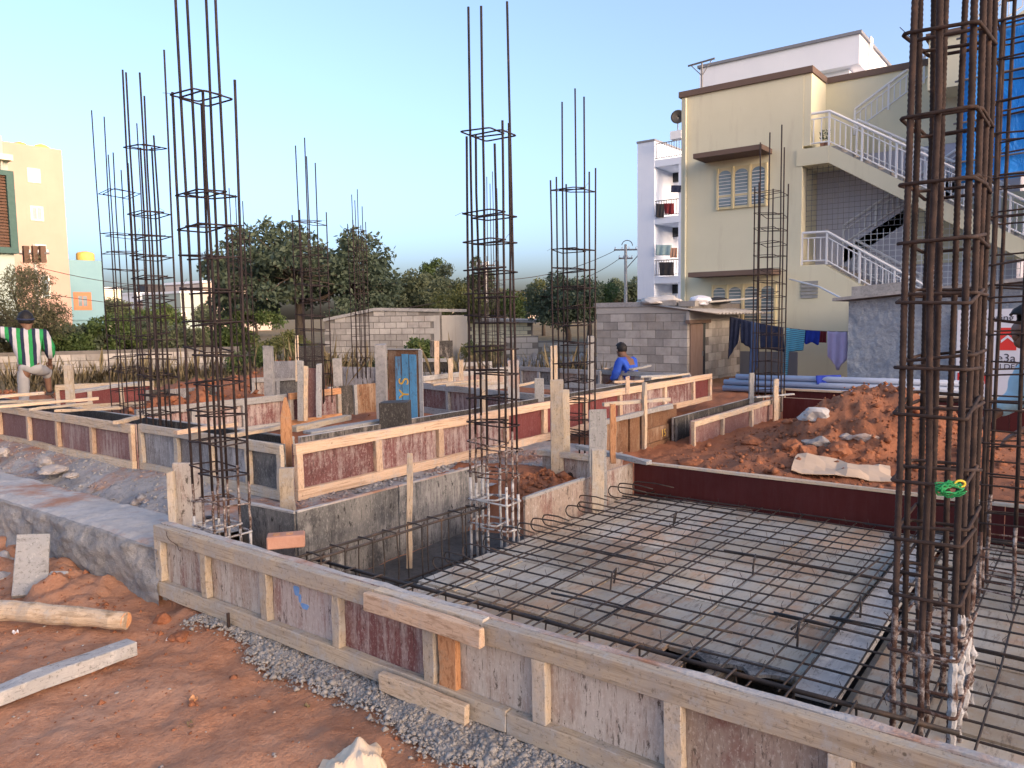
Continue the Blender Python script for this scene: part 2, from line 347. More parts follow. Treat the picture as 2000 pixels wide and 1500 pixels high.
def piece(name, me, mat, parent, loc, rot=None):     # a small alike piece with its own origin
    o = bpy.data.objects.new(name, me); COL.objects.link(o); o.parent = parent
    base = Vector(parent.location) if parent.type == 'EMPTY' else Vector((0, 0, 0))
    o.location = Vector(loc)-base
    if rot: o.rotation_euler = rot
    if mat and not me.materials: me.materials.append(M[mat])
    return o
def thing(name, loc, label, cat, group=None):
    o = bpy.data.objects.new(name, None); COL.objects.link(o); o.location = Vector([float(x) for x in loc]); o.empty_display_size = .1
    return tag(o, label, cat, group)
def np_mesh(name, v, f, smooth=False):
    v = np.asarray(v, np.float32); f = np.asarray(f, np.int32); me = bpy.data.meshes.new(name); k_ = f.shape[1]
    me.vertices.add(len(v)); me.vertices.foreach_set('co', v.ravel()); me.loops.add(f.size); me.loops.foreach_set('vertex_index', f.ravel())
    me.polygons.add(len(f)); me.polygons.foreach_set('loop_start', np.arange(0, f.size, k_, dtype=np.int32))
    me.update(calc_edges=True)
    if smooth: me.shade_smooth()
    return me
def vnoise(x, y, seed=0):
    x0 = np.floor(x); y0 = np.floor(y); fx = x-x0; fy = y-y0; fx = fx*fx*(3-2*fx); fy = fy*fy*(3-2*fy)
    def h(a, b): q = np.sin(a*127.1+b*311.7+seed*74.7)*43758.5453; return q-np.floor(q)
    return (h(x0, y0)*(1-fx)+h(x0+1, y0)*fx)*(1-fy)+(h(x0, y0+1)*(1-fx)+h(x0+1, y0+1)*fx)*fy-.5
def fbm(x, y, sc, oc=4, seed=0, gain=.5):
    t = 0; a = 1.
    for i in range(oc): t = t+a*vnoise(x*sc, y*sc, seed+i*3); sc *= 2.03; a *= gain
    return t
def sstep(a, b, x): t = np.clip((x-a)/(b-a), 0, 1); return t*t*(3-2*t)
# ================================================================== THE SETTING
def ground_h(x, y):
    n1 = fbm(x, y, .9, 4, 1); n2 = fbm(x, y, 4.5, 4, 5, .55); n3 = fbm(x, y, 17, 3, 9, .6)
    front = .06*n1+.028*n2+.015*n3
    front = front+.07*np.exp(-((x-2.1)/.35)**2)*sstep(4.6, 5.2, y)*(1+1.5*n2)
    front = front-.16*np.exp(-((x-1.75)/.45)**2-((y-6.6)/1.0)**2)
    front = front+.045*np.exp(-((x-2.36)/.16)**2)*(y < 4.3)
    pit = -.03+.03*n2
    east = .2+.05*n1+.05*n2+.018*n3
    dx = (x-9.6); dy = (y-1.98)
    mound = .50*np.exp(-np.abs(dx/1.3)**2.6-np.abs(dy/.86)**2.6)+.13*np.exp(-((x-8.6)/1.2)**2-((y-1.8)/.9)**2)
    mound = mound+.07*np.exp(-((x-7.2)/.8)**2-((y-2.6)/.6)**2)
    rough = sstep(.03, .25, mound)
    n4 = fbm(x, y, 2.3, 3, 13); east = east+mound*(1+.25*n1)+rough*(.09*np.abs(n4)*2-.045+.07*n2+.05*n3)
    inner = .2+.06*n1+.05*n2+.015*n3
    for cx, cy, a, sx, sy in ((6.6, 10.3, .42, 1.2, .8), (5.6, 10.0, .3, .8, .7), (12.5, 15.5, .5, 2.6, 1.2), (9.2, 14.2, .35, 2., 1.), (14.8, 11.5, .35, 1.2, .8), (5.2, 14.8, .25, 1.5, .8)):
        g = a*np.exp(-((x-cx)/sx)**2-((y-cy)/sy)**2); inner = inner+g*(1+.5*n2+.4*n1)
    back = .15+.12*n1
    h = np.where(x < 2.40, front, pit)
    h = np.where((x >= 2.40) & (y > 4.35), .12+.02*n2, h)
    h = np.where((x >= 5.74) & (y <= 5.3), east, h)
    h = np.where((x > 4.75) & (x < 5.8) & (y > 3.08) & (y < 4.9), -.03+.27*sstep(4.78, 5.2, x)+.08*sstep(3.5, 4.0, y)+.05*n2+.02*n3, h)
    h = np.where((x >= 3.6) & (y > 5.3), inner, h)
    w = sstep(13., 18., x+.4*y-4); h = np.where((x > 5.8) | (y > 8), h*(1-w)+back*w, h)
    w2 = sstep(30, 80, np.hypot(x, y)); return h*(1-w2)+.1*w2
def axis(parts): return np.unique(np.round(np.concatenate(parts), 4))
geo = 40*np.geomspace(1, 40, 22)
gx = axis([-geo, np.arange(-40, -3, 1.5), np.arange(-3, -.4, .12), np.arange(-.4, 2.6, .03), np.arange(2.6, 11.6, .06), np.arange(11.6, 20, .16), np.arange(20, 40, 1.), geo])
gy = axis([-geo, np.arange(-40, -2, 1.5), np.arange(-2, 7.6, .04), np.arange(7.6, 12, .1), np.arange(12, 26, .25), np.arange(26, 40, 1.), geo])
X, Y = np.meshgrid(gx, gy, indexing='ij'); Z = ground_h(X, Y); nx, ny = X.shape
idx = np.arange(nx*ny).reshape(nx, ny)
faces = np.stack([idx[:-1, :-1], idx[1:, :-1], idx[1:, 1:], idx[:-1, 1:]], -1).reshape(-1, 4)
ob('ground', np_mesh('ground', np.stack([X, Y, Z], -1).reshape(-1, 3), faces, True), 'red_soil', kind='structure')
def G(px, py, up=0.):        # where the line of sight meets the ground
    d = ray(px, py); t_ = 1.5
    while t_ < 60:
        p = cC+d*t_
        if p[2] < gz(p[0], p[1])+up: return p
        t_ += .03
    return cC+d*20
def gz(x, y): return float(ground_h(np.array([float(x)]), np.array([float(y)]))[0])

def sheet(name, xs, ys, hf, mat, thick=0, **kw):
    X, Y = np.meshgrid(xs, ys, indexing='ij'); Z = hf(X, Y); a, b = X.shape; ix = np.arange(a*b).reshape(a, b)
    f = np.stack([ix[:-1, :-1], ix[1:, :-1], ix[1:, 1:], ix[:-1, 1:]], -1).reshape(-1, 4)
    return ob(name, np_mesh(name, np.stack([X, Y, Z], -1).reshape(-1, 3), f, True), mat, **kw)
# mortar bed that carries the raised formwork, sloping into a trough beside the kerb beam
def bed_h(x, y):
    n = fbm(x, y, 2.2, 4, 21); m = fbm(x, y, 11, 4, 25, .6)
    z = .305+.02*n+.012*m
    tr = np.exp(-((x-3.12)/.2)**2)*sstep(4.9, 5.6, y); z = z-.12*tr+.03*m*tr
    z = z+.03*np.exp(-((x-3.6)/.12)**2)*sstep(5.2, 6, y)
    return np.where((x < 2.86), z-.06, z)
sheet('mortar_bed', np.arange(2.55, 4.05, .025), np.arange(4.66, 13.5, .04), bed_h, 'concrete_bed', kind='structure')
sheet('mortar_bed', np.arange(3.04, 7.2, .03), np.arange(4.09, 5.5, .025), lambda x, y: bed_h(x+1, y*0+5)-.0+.025*fbm(x, y, 9, 4, 31), 'concrete_bed', kind='structure')
sheet('gravel_bed', np.arange(2.06, 2.56, .02), np.arange(-.8, 4.16, .03), lambda x, y: ground_h(np.minimum(x, 2.39), y)-.035+.053*sstep(0, .05, x-2.19-.05*np.sin(y*2.3)-.04*np.sin(y*5.1+1)-.05*(y > 3.5)-.05*fbm(x, y, 6, 3, 61))*sstep(4.15, 4.0, y)+.01*fbm(x, y, 25, 3, 63), 'gravel_bed', kind='structure')
# kerb beam cast in the trench, rough side, trowelled top
prof = [(2.30, -.25), (2.33, .05), (2.325, .22), (2.345, .335), (2.40, .356), (2.62, .352), (2.85, .335), (2.90, .16), (2.90, -.1)]
prof_s = []
for (a, b), (c, d) in zip(prof[:-1], prof[1:]):
    for t in np.arange(0, 1, .12 if abs(d-b) < .12 else .07): prof_s.append((a+(c-a)*t, b+(d-b)*t))
prof_s.append(prof[-1]); ysk = np.arange(4.56, 13.2, .035); vs = []
pr = np.array(prof_s); PX, PY = np.meshgrid(np.arange(len(pr)), ysk, indexing='ij')
bx = pr[:, 0][PX]; bz = pr[:, 1][PX]
amp = np.where(bz < .33, 1., .3)
nn = fbm(PY*1., bz*1.3+bx*2, 3., 5, 41, .6); nn2 = fbm(PY, bz+bx, 14., 3, 47, .6); wob = .05*fbm(PY, PY*0, .7, 3, 51)
side = np.where(bx < 2.6, -1., 1.)
vx = bx+wob+side*amp*(.06*nn+.016*nn2); vz = bz+(.03*fbm(PY, bx, 1.2, 3, 55)+.012*nn2)*(bz > 0)
a, b = PX.shape; ix = np.arange(a*b).reshape(a, b)
f = np.stack([ix[:-1, :-1], ix[:-1, 1:], ix[1:, 1:], ix[1:, :-1]], -1).reshape(-1, 4)
km = np_mesh('kerb_beam', np.stack([vx, PY, vz], -1).reshape(-1, 3), f, True)
km.materials.append(M['concrete_rough']); km.materials.append(M['concrete_top'])
mi = np.zeros(len(f), np.int32); cz = (pr[:, 0] > 2.36) & (pr[:, 0] < 2.88) & (pr[:, 1] > .3)
mi.reshape(a-1, b-1)[cz[:-1], :] = 1; km.polygons.foreach_set('material_index', mi)
ob('kerb_beam', km, None, label='rough grey concrete kerb beam running left from the front formwork', cat='concrete beam')

# ================================================================== FORMWORK
def nrm2(A, B):
    d = np.array([B[0]-A[0], B[1]-A[1], 0.]); L = np.linalg.norm(d); return d/L, L
def form(A, B, z0, z1, label, studs, mats, rail='wood_pale', stud='wood_pale', side=1, rh=.085, sw=.06, group='timber formwork panels', rails=(1, 1), name='formwork_panel', depth=.045, studmat=None):
    """ply sheets between studs from A to B; framing on the side given by the left-hand normal * side"""
    d, L = nrm2(A, B); n = np.array([-d[1], d[0], 0])*side; A3 = np.array([A[0], A[1], 0.])
    t = thing(name, (A[0], A[1], z0), label, 'formwork', group)
    def pt(s, off, z): q = A3+d*s+n*off; return (q[0], q[1], z)
    ed = sorted(studs)
    bays = list(zip(ed[:-1], ed[1:]))
    for i, (a, b) in enumerate(bays):
        m = mats[i % len(mats)]
        o1 = rng.normal(0, .0015)
        MB().poly([pt(a+.002, -.012+o1, z0+.006), pt(b-.002, -.012+o1, z0+.006), pt(b-.002, -.012+o1, z1-.002+rng.normal(0, .002)), pt(a+.002, -.012+o1, z1-.002+rng.normal(0, .002))], n, .014).build('ply_panel', m, t)
    for zc, on, nm in ((z1-rh/2, rails[0], 'top_rail'), (z0+rh/2, rails[1], 'bottom_rail')):
        if not on: continue
        cut = [0]+[x for x in sorted(rng.uniform(.25, .75, max(0, int(L/2.6)))*L)]+[L]
        for a, b in zip(cut[:-1], cut[1:]):
            o2 = rng.normal(0, .002)
            MB().bar(pt(a+.001, .003+depth/2+o2, zc+rng.normal(0, .003)), pt(b-.001, .003+depth/2+o2, zc+rng.normal(0, .003)), depth, rh*rng.uniform(.95, 1.05), seg=max(2, int((b-a)/.3)), jit=.0022).build(nm, rail, t, bevel=.003)
    for i, s in enumerate(ed):
        s = min(max(s, sw/2), L-sw/2); sm = (studmat or {}).get(i, stud)
        w_ = sw*rng.uniform(.85, 1.15)
        MB().bar(pt(s, .004+depth/2*.94, z0+(rh if rails[1] else 0)), pt(s+rng.normal(0, .004), .004+depth/2*.94, z1-(rh if rails[0] else 0)), w_, depth*.94, up=n, seg=3, jit=.002).build('stud', sm, t, bevel=.003)
    return t, pt
def post(p, z0, z1, w, th, mat, label, ang=0, name='wooden_post', cat='post', lean=(0, 0), tip=False, group='upright boards and posts'):
    c, s = math.cos(ang), math.sin(ang); m = MB()
    seg = 5; vs = []; fs = []
    for i in range(seg+1):
        z = z0+(z1-z0)*i/seg; x = p[0]+lean[0]*i/seg; y = p[1]+lean[1]*i/seg
        for a, b in ((-1, -1), (1, -1), (1, 1), (-1, 1)):
            j = rng.normal(0, .0025, 2); k_ = .12 if (tip and i == seg) else 1.
            vs.append((x+c*a*w/2*k_-s*b*th/2+j[0], y+s*a*w/2*k_+c*b*th/2+j[1], z+(rng.normal(0, .006) if i == seg and not tip else 0)))
        if i:
            o = i*4
            for a in range(4): b = (a+1) % 4; fs.append((o-4+a, o-4+b, o+b, o+a))
    fs.append((3, 2, 1, 0)); o = seg*4; fs.append((o, o+1, o+2, o+3)); m.add(vs, fs)
    return m.build(name, mat, label=label, cat=cat, group=group, bevel=.003)
FACE = HEAD-math.pi/2       # a board turned square to the view
def plank(p, q, w, th, mat, label, name='plank', cat='plank', up=(0, 0, 1), group='loose boards lying about', seg=6):
    return MB().bar(p, q, w, th, up, seg, .003).build(name, mat, label=label, cat=cat, group=group, bevel=.003)
def yofx(px, X=2.40, py=1200): return AX(px, py, X)[1]

# front formwork, nearest the camera
FX = 2.40; yfar = 4.60; ynear = -.7
ys_ = [yfar-.03]+[yofx(p) for p in (415, 530, 668, 849, 1063, 1327, 1657)]+[0.04, -.33, -.68]
st = [yfar-y for y in ys_]
ft, fpt = form((FX, yfar), (FX, ynear), .05, .5, 'long weathered formwork panel nearest the camera, grey and maroon ply', st,
     ['ply_grey', 'ply_grey', 'ply_mid', 'ply_maroon', 'ply_grey', 'ply_grey', 'ply_grey', 'ply_grey', 'ply_grey', 'ply_grey'], rail='wood_old', stud='wood_old', side=-1, rh=.095, sw=.065, name='front_formwork_panel')
y1, y2 = yofx(742), yofx(968)
MB().bar((FX-.085, y1, .455), (FX-.085, y2, .452), .035, .085, seg=4, jit=.003).build('splice_board', 'wood_new', ft, bevel=.004)
y1, y2 = yofx(768), yofx(935)
MB().bar((FX-.085, y1, .10), (FX-.085, y2, .095), .035, .085, seg=4, jit=.003).build('splice_board', 'wood_pale', ft, bevel=.004)
y1 = yofx(882); MB().bar((FX-.022, y1, .14), (FX-.022, y1, .40), .105, .03, up=(-1, 0, 0), seg=3, jit=.002).build('stud', 'wood_orange', ft, bevel=.003)
MB().bar((FX+.018, yfar, .493), (FX+.018, ynear, .497), .034, .018, seg=40, jit=.003).build('cap_strip', 'concrete_top', ft, bevel=.003)
for (yy, zz, ry, rz) in ((yofx(582), .345, .022, .035), (yofx(597), .275, .03, .02), (yofx(588), .31, .01, .03)):     # blue paint daubs
    pts = [(FX-.0045, yy+ry*math.cos(a)*(1+.25*math.sin(3*a)), zz+rz*math.sin(a)*(1+.3*math.cos(2*a))) for a in np.arange(0, 6.28, .45)]
    MB().poly(pts, (1, 0, 0), .003).build('paint_mark', 'paint_blue_mark', ft)
for yy in (yofx(470),):      # steel peg holding the panel
    MB().tube([(FX-.075, yy, -.05), (FX-.078, yy, .13)], .009, 6).build('peg', 'rebar_rust', ft)
MB().bar((FX-.02, 4.56, .06), (FX+.55, 4.62, .06), .04, .09).build('spacer', 'wood_grey', ft)

# left formwork run (raised), then grey corner bays, then the long wall running to the right
LX = 3.64
pl = lambda px: AX(px, 840, LX)[1]
yl = [pl(265), pl(185), pl(118), pl(62), pl(5), 11.4, 12.1, 12.8]
form((LX, yl[0]), (LX, yl[-1]), .31, .76, 'left formwork panel of plum ply between pale studs above the kerb beam', [y-yl[0] for y in yl], ['ply_plum'], rail='wood_pale', stud='wood_new', side=1, rh=.085)
LX2 = 3.70
y0 = 5.10; ya = [y0, AX(490, 900, LX2)[1], AX(420, 900, LX2)[1], AX(352, 900, LX2)[1], yl[0]+.0]
form((LX2, y0), (LX2, ya[-1]-.004), .31, .76, 'grey stained formwork panel at the corner behind the tall left cage', [y-y0 for y in ya], ['ply_stained', 'steel_plate', 'steel_plate', 'steel_plate'], rail='wood_old', stud='wood_old', side=1, rh=.075, depth=.04)
CY = 5.05
xc = [3.74]+[AY(p, 830, CY)[0] for p in (733, 855, 985, 1060, 1140, 1208, 1254, 1295, 1351)]+[12.0]
form((3.74, CY), (12.0, CY), .31, .76, 'long maroon formwork wall with pale new rails across the middle of the site', [x-3.74 for x in xc],
     ['ply_maroon', 'ply_maroon', 'ply_maroon', 'ply_maroon_clean', 'ply_maroon_clean', 'ply_maroon_clean'], rail='wood_new', stud='wood_new', side=-1, rh=.085, sw=.07)
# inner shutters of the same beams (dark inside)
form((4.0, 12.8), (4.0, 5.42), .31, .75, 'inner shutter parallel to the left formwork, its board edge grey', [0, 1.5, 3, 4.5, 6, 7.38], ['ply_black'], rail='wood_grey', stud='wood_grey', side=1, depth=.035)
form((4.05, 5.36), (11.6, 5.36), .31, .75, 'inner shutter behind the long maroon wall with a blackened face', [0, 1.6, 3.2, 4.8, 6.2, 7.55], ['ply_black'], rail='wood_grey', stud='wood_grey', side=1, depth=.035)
# pit walls
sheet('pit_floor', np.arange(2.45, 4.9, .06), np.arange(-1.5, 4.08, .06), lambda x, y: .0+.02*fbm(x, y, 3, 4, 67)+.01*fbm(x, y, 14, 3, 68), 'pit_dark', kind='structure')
def slab_panel(pts, n, th, mat, label, name='ply_sheet', group='shutter sheets around the slab', edge=None):
    t = MB().poly(pts, n, th).build(name, mat, label=label, cat='formwork', group=group); return t
PY4 = 4.07; z5 = .5
for a, b, m, lb in ((3.03, 3.93, 'ply_stained', 'stained grey sheet lining the trench left of the thin lath'), (3.94, 4.95, 'ply_stained', 'black-blotched grey sheet lining the trench right of the thin lath')):
    t = thing('trench_sheet', (a, PY4, 0), lb, 'formwork', 'shutter sheets around the slab')
    MB().poly([(a, PY4, -.1), (b, PY4, -.1), (b, PY4, z5), (a, PY4, z5+.004)], (0, 1, 0), .016).build('ply_panel', m, t)
    MB().bar((a, PY4+.012, z5+.006), (b, PY4+.012, z5+.006), .03, .012, seg=6, jit=.0015).build('cement_edge', 'concrete_top', t)
t = thing('trench_sheet', (3.01, PY4, 0), 'short stained sheet behind the foot of the tall left cage', 'formwork', 'shutter sheets around the slab')
MB().poly([(3.02, PY4+.02, -.1), (3.02, 4.72, -.1), (3.02, 4.72, z5-.02), (3.02, PY4+.02, z5-.01)], (1, 0, 0), .016).build('ply_panel', 'ply_stained', t)
MB().bar((3.03, PY4+.02, z5), (3.03, 4.72, z5-.01), .028, .014, seg=5, jit=.0015).build('cement_edge', 'concrete_top', t)
t = thing('trench_sheet', (4.18, 3.08, 0), 'grey ply sheet behind the hooked bar ends', 'formwork', 'shutter sheets around the slab')
for a, b in ((4.16, 4.93), (4.935, 5.69)):
    MB().poly([(a, 3.07, .0), (b, 3.07, .0), (b, 3.07, .5), (a, 3.07, .5+.01*(a < 4.5))], (0, 1, 0), .016).build('ply_panel', 'ply_grey', t)
MB().bar((4.16, 3.08, .505), (4.93, 3.08, .503), .03, .02, seg=5, jit=.002).build('edge_strip', 'wood_grey', t)
t = thing('maroon_sheet', (5.70, 0, 0), 'clean dark maroon ply sheet standing along the far edge of the slab', 'formwork', 'shutter sheets around the slab')
MB().poly([(5.70, 3.06, .12), (5.70, .42, .12), (5.70, .42, .5), (5.70, 3.06, .5)], (1, 0, 0), .016).build('ply_panel', 'ply_maroon_dark', t)
MB().poly([(5.70, .415, .12), (5.70, -1.6, .12), (5.70, -1.6, .5), (5.70, .415, .5)], (1, 0, 0), .016).build('ply_panel', 'ply_maroon_dark', t)
MB().bar((5.716, 3.06, .508), (5.716, -1.6, .508), .055, .016, seg=12, jit=.0015).build('top_strip', 'wood_pale', t)
# box of a footing between the cages
t = thing('footing_box', (5.78, 3.55, .1), 'small grey footing form with two rusty blots behind the centre cage', 'formwork')
MB().poly([(5.78, 3.5, .05), (5.78, 4.06, .05), (5.78, 4.06, .46), (5.78, 3.5, .46)], (1, 0, 0), .02).build('ply_panel', 'ply_grey', t)
MB().poly([(5.801, 3.5, .05), (6.3, 3.5, .05), (6.3, 3.5, .46), (5.801, 3.5, .46)], (0, 1, 0), .02).build('ply_panel', 'ply_grey', t)
MB().bar((5.77, 3.46, .485), (5.77, 4.1, .485), .05, .05, seg=4, jit=.003).build('top_rail', 'wood_old', t)
for q in (3.9, 3.75):
    pts = [(5.777, q+.035*math.cos(a)*(1+.2*math.sin(2*a)), .33-(3.9-q)*.3+.045*math.sin(a)) for a in np.arange(0, 6.28, .5)]
    MB().poly(pts, (1, 0, 0), .003).build('rust_blot', 'rebar_rust', t)
# brown boards and right-hand formwork
t = thing('board_shutter', (7.0, 4.1, .15), 'rusty brown board shutter with yellow chalk marks right of the leaning post', 'formwork')
BY = 4.08
for i, (a, b) in enumerate(((6.95, 7.22), (7.225, 7.5), (7.505, 7.74))):
    MB().poly([(a, BY+.02*(i % 2), .1), (b-.006, BY+.02*(i % 2), .1), (b-.006, BY+.02*(i % 2), .6), (a, BY+.02*(i % 2), .6)], (0, 1, 0), .025).build('board', 'ply_brown', t)
for i, (za, zb) in enumerate(((.1, .25), (.255, .42), (.425, .63))):
    MB().poly([(7.8, BY-.01+.012*i, za), (8.72, BY-.01+.012*i, za), (8.72, BY-.01+.012*i, zb), (7.8, BY-.01+.012*i, zb)], (0, 1, 0), .025).build('board', 'ply_brown', t)
MB().bar((6.9, BY-.02, .63), (8.5, BY-.02, .64), .05, .05, seg=5, jit=.003).build('top_rail', 'wood_grey', t)
MB().bar((7.77, BY-.04, .05), (7.77, BY-.04, .98), .055, .04, up=(0, -1, 0), seg=4, jit=.003).build('stake', 'wood_pale', t)
def textmesh(txt, size, name='letter'):
    cu = bpy.data.curves.new(name, 'FONT'); cu.body = txt; cu.size = size; cu.extrude = .0008
    o = bpy.data.objects.new(name, cu); COL.objects.link(o); dg = bpy.context.evaluated_depsgraph_get()
    me = bpy.data.meshes.new_from_object(o.evaluated_get(dg)); bpy.data.objects.remove(o); return me
def put_text(txt, size, mat, parent, p, xdir, up=(0, 0, 1), name='lettering', bold=0):
    me = textmesh(txt, size, name); x = Vector(xdir).normalized(); u = Vector(up); u = (u-x*u.dot(x)).normalized(); n = x.cross(u)
    me.transform(Matrix(((x.x, u.x, n.x, p[0]), (x.y, u.y, n.y, p[1]), (x.z, u.z, n.z, p[2]), (0, 0, 0, 1))))
    me.materials.clear(); return ob(name, me, mat, parent)
put_text('15', .13, 'paint_yellow_mark', t, (8.25, BY-.012, .29), (1, 0, 0), name='chalk_mark')
put_text('V', .10, 'paint_yellow_mark', t, (7.08, BY-.004, .42), (1, 0, 0), name='chalk_mark')
put_text('2', .12, 'paint_yellow_mark', t, (7.1, BY-.004, .24), (1, 0, 0), name='chalk_mark')
RY = 3.72
form((8.30, RY), (11.35, RY), .11, .5, 'right formwork panel of greyish plum ply framed in pale wood beside the soil heap', [0, AY(1407, 850, RY)[0]-8.30, AY(1464, 830, RY)[0]-8.30, 3.05], ['ply_plum'], rail='wood_pale', stud='wood_pale', side=-1, rh=.07)
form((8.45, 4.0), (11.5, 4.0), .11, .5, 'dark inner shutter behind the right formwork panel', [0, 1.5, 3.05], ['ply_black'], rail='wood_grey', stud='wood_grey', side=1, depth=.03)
form((11.30, 3.62), (11.30, -.6), .11, .5, 'maroon formwork panel behind the soil heap with a pale top rail', [0, 1.3, 2.8, 4.22], ['ply_maroon_dark'], rail='wood_new', stud='wood_pale', side=1, rh=.07)
form((12.1, 3.9), (12.1, -.6), .15, .56, 'far maroon shutter in front of the blue pipes', [0, 2., 4.5], ['ply_maroon_dark'], rail='wood_pale', stud='wood_pale', side=-1, rails=(1, 0), rh=.03)

# raised interior walls seen over the long wall
def form_px(a, b, z1, hgt, label, mats, rail, stud, n, side=1, **kw):
    A = P(a[0], a[1], z1); B = P(b[0], b[1], z1); L = float(np.hypot(B[0]-A[0], B[1]-A[1]))
    return form(A, B, z1-hgt, z1, label, list(np.linspace(0, L, n+1)), mats, rail, stud, side, **kw)
form_px((262, 800), (563, 769), .74, .45, 'second formwork run of splashed maroon ply behind the left cages', ['ply_maroon', 'ply_mid'], 'wood_grey', 'wood_grey', 3, -1)
form_px((562, 768), (662, 757), .76, .45, 'short formwork bay under an orange new rail, maroon ply', ['ply_maroon'], 'wood_orange', 'wood_old', 2, -1)
form_px((640, 756), (740, 747), .755, .45, 'blackened brown ply bay left of the concrete pillar', ['ply_black', 'ply_brown'], 'wood_grey', 'wood_grey', 2, -1, rails=(0, 0))
form_px((822, 747), (1080, 772), .75, .45, 'splashed formwork run right of the blue board, slanting to the right', ['ply_mid', 'ply_maroon'], 'wood_grey', 'wood_grey', 4, -1)
form_px((822, 735), (990, 716), .78, .4, 'pale edged formwork run farther back behind the blue board', ['ply_grey', 'ply_mid'], 'wood_grey', 'wood_grey', 3, -1)
form_px((1018, 715), (1175, 724), .74, .42, 'weathered grey formwork run behind the centre right cage', ['ply_grey', 'ply_stained'], 'wood_grey', 'wood_grey', 4, -1)
form_px((1172, 722), (1350, 731), .74, .42, 'formwork run in front of the man in the blue shirt, maroon under a grey rail', ['ply_mid'], 'wood_grey', 'wood_pale', 4, -1)
form_px((488, 738), (590, 732), .74, .42, 'low grey formwork bay beside the tall grey post', ['ply_grey', 'ply_stained'], 'wood_grey', 'wood_grey', 2, -1)
form_px((664, 716), (740, 717), .72, .5, 'bluish steel plate shutter left of the concrete pillar', ['steel_plate'], 'steel_grey', 'steel_grey', 1, -1, rails=(0, 0))
form_px((108, 752), (300, 744), .74, .42, 'maroon formwork run under the foot of the man in stripes', ['ply_maroon_clean'], 'wood_old', 'wood_old', 3, -1)
form_px((282, 762), (428, 755), .70, .3, 'row of dark steel plates behind the left cages', ['ply_black', 'steel_plate'], 'steel_grey', 'steel_grey', 3, -1, rails=(0, 0))
form_px((820, 700), (886, 700), .80, .4, 'far timber bay with slatted rails and dark ply', ['ply_black'], 'wood_grey', 'wood_pale', 2, -1)
form_px((895, 708), (960, 706), .74, .4, 'far low grey bay beside the thin middle cage', ['ply_grey'], 'wood_grey', 'wood_grey', 2, -1)
form_px((1090, 746), (1215, 752), .70, .35, 'short inner bay left of the new cross pegs', ['ply_mid'], 'wood_grey', 'wood_grey', 2, -1)

def post_px(px, ytop, ybot, D, wpx, th, mat, label, ang=FACE, zb=None, **kw):
    top = AD(px, ytop, D); bot = AD(px, ybot, D); w = wpx*D/FPX
    return post((bot[0], bot[1]), bot[2] if zb is None else zb, top[2], w, th, mat, label, ang, lean=(top[0]-bot[0], top[1]-bot[1]) if zb is None else (0, 0), **kw)
post_px(563, 912, 1000, 5.75, 26, .05, 'wood_old', 'short weathered post at the near corner of the trench', zb=.1)
post_px(339, 920, 1030, 5.15, 14, .04, 'wood_old', 'narrow grey board left of the tall left cage foot', zb=.05)
post_px(372, 902, 1030, 5.2, 58, .02, 'ply_grey', 'broad grey ply offcut standing behind the tall left cage foot', zb=.05, name='ply_offcut', cat='board')
post_px(800, 885, 1110, 5.35, 11, .025, 'wood_pale', 'thin pale lath standing against the trench sheets', name='lath', cat='lath')
post_px(1168, 800, 985, 6.05, 34, .03, 'wood_grey', 'tall split grey board beside the slab under the white lath', zb=.1)
post_px(1168, 876, 1000, 5.85, 24, .04, 'wood_old', 'shorter square post in front of the tall split board', zb=.1)
post_px(1197, 790, 905, 6.6, 11, .03, 'wood_orange', 'thin reddish strut behind the tall split board')
post_px(1088, 742, 868, 7.0, 25, .05, 'wood_old', 'broad weathered post left of the centre right cage', zb=.25)
post_px(1106, 760, 868, 7.15, 14, .05, 'wood_old', 'narrow weathered post tight against the centre right cage', zb=.25)
post_px(1082, 675, 745, 11, 13, .06, 'wood_pale', 'far wooden post above the broad weathered one', zb=.2)
post_px(1154, 656, 760, 11.5, 12, .06, 'wood_grey', 'far pale post left of the block shed', zb=.2)
post_px(560, 775, 850, 6.5, 20, .05, 'wood_orange', 'pointed orange brown stake behind the long wall corner', tip=True, zb=.3)
post_px(527, 675, 765, 11.5, 17, .12, 'concrete_grey', 'tall grey concrete stub post left of the ply strips', zb=.2, name='concrete_stub', cat='post')
post_px(580, 655, 745, 12, 6, .04, 'wood_pale', 'thin pale batten left of the far dark plate')
post_px(587, 705, 822, 10.2, 11, .05, 'wood_grey', 'pale strip, left of the two boards over the orange rail')
post_px(597, 714, 822, 10.25, 8, .05, 'wood_pale', 'narrow pale strip between the boards over the orange rail')
post_px(609, 720, 815, 10.3, 17, .02, 'ply_plum', 'worn plum ply strip between two pale strips', name='ply_offcut', cat='board')
post_px(623, 711, 815, 10.2, 10, .05, 'wood_grey', 'pale strip, right of the boards over the orange rail')
post_px(608, 676, 722, 13, 50, .03, 'ply_black', 'far dark square plate behind the middle cage', name='ply_offcut', cat='board', zb=.2)
post_px(557, 705, 738, 12.3, 45, .03, 'steel_plate', 'dark steel plate right of the tall grey stub', name='steel_sheet', cat='board')
post_px(660, 700, 742, 12.4, 16, .1, 'concrete_grey', 'short grey concrete stub left of the steel plate shutter', zb=.2, name='concrete_stub', cat='post')
post_px(747, 672, 812, 9.9, 20, .14, 'concrete_grey', 'grey concrete pillar at the left edge of the blue board', zb=.2, name='concrete_stub', cat='pillar')
post_px(138, 712, 785, 9.6, 15, .06, 'wood_old', 'lone post right of the man in stripes', zb=.3)
post_px(853, 666, 735, 13, 9, .05, 'wood_new', 'pale new upright in front of the far dark ply sheet')
post_px(862, 665, 697, 13.2, 44, .03, 'ply_black', 'far dark ply sheet behind the pale upright', name='ply_offcut', cat='board')
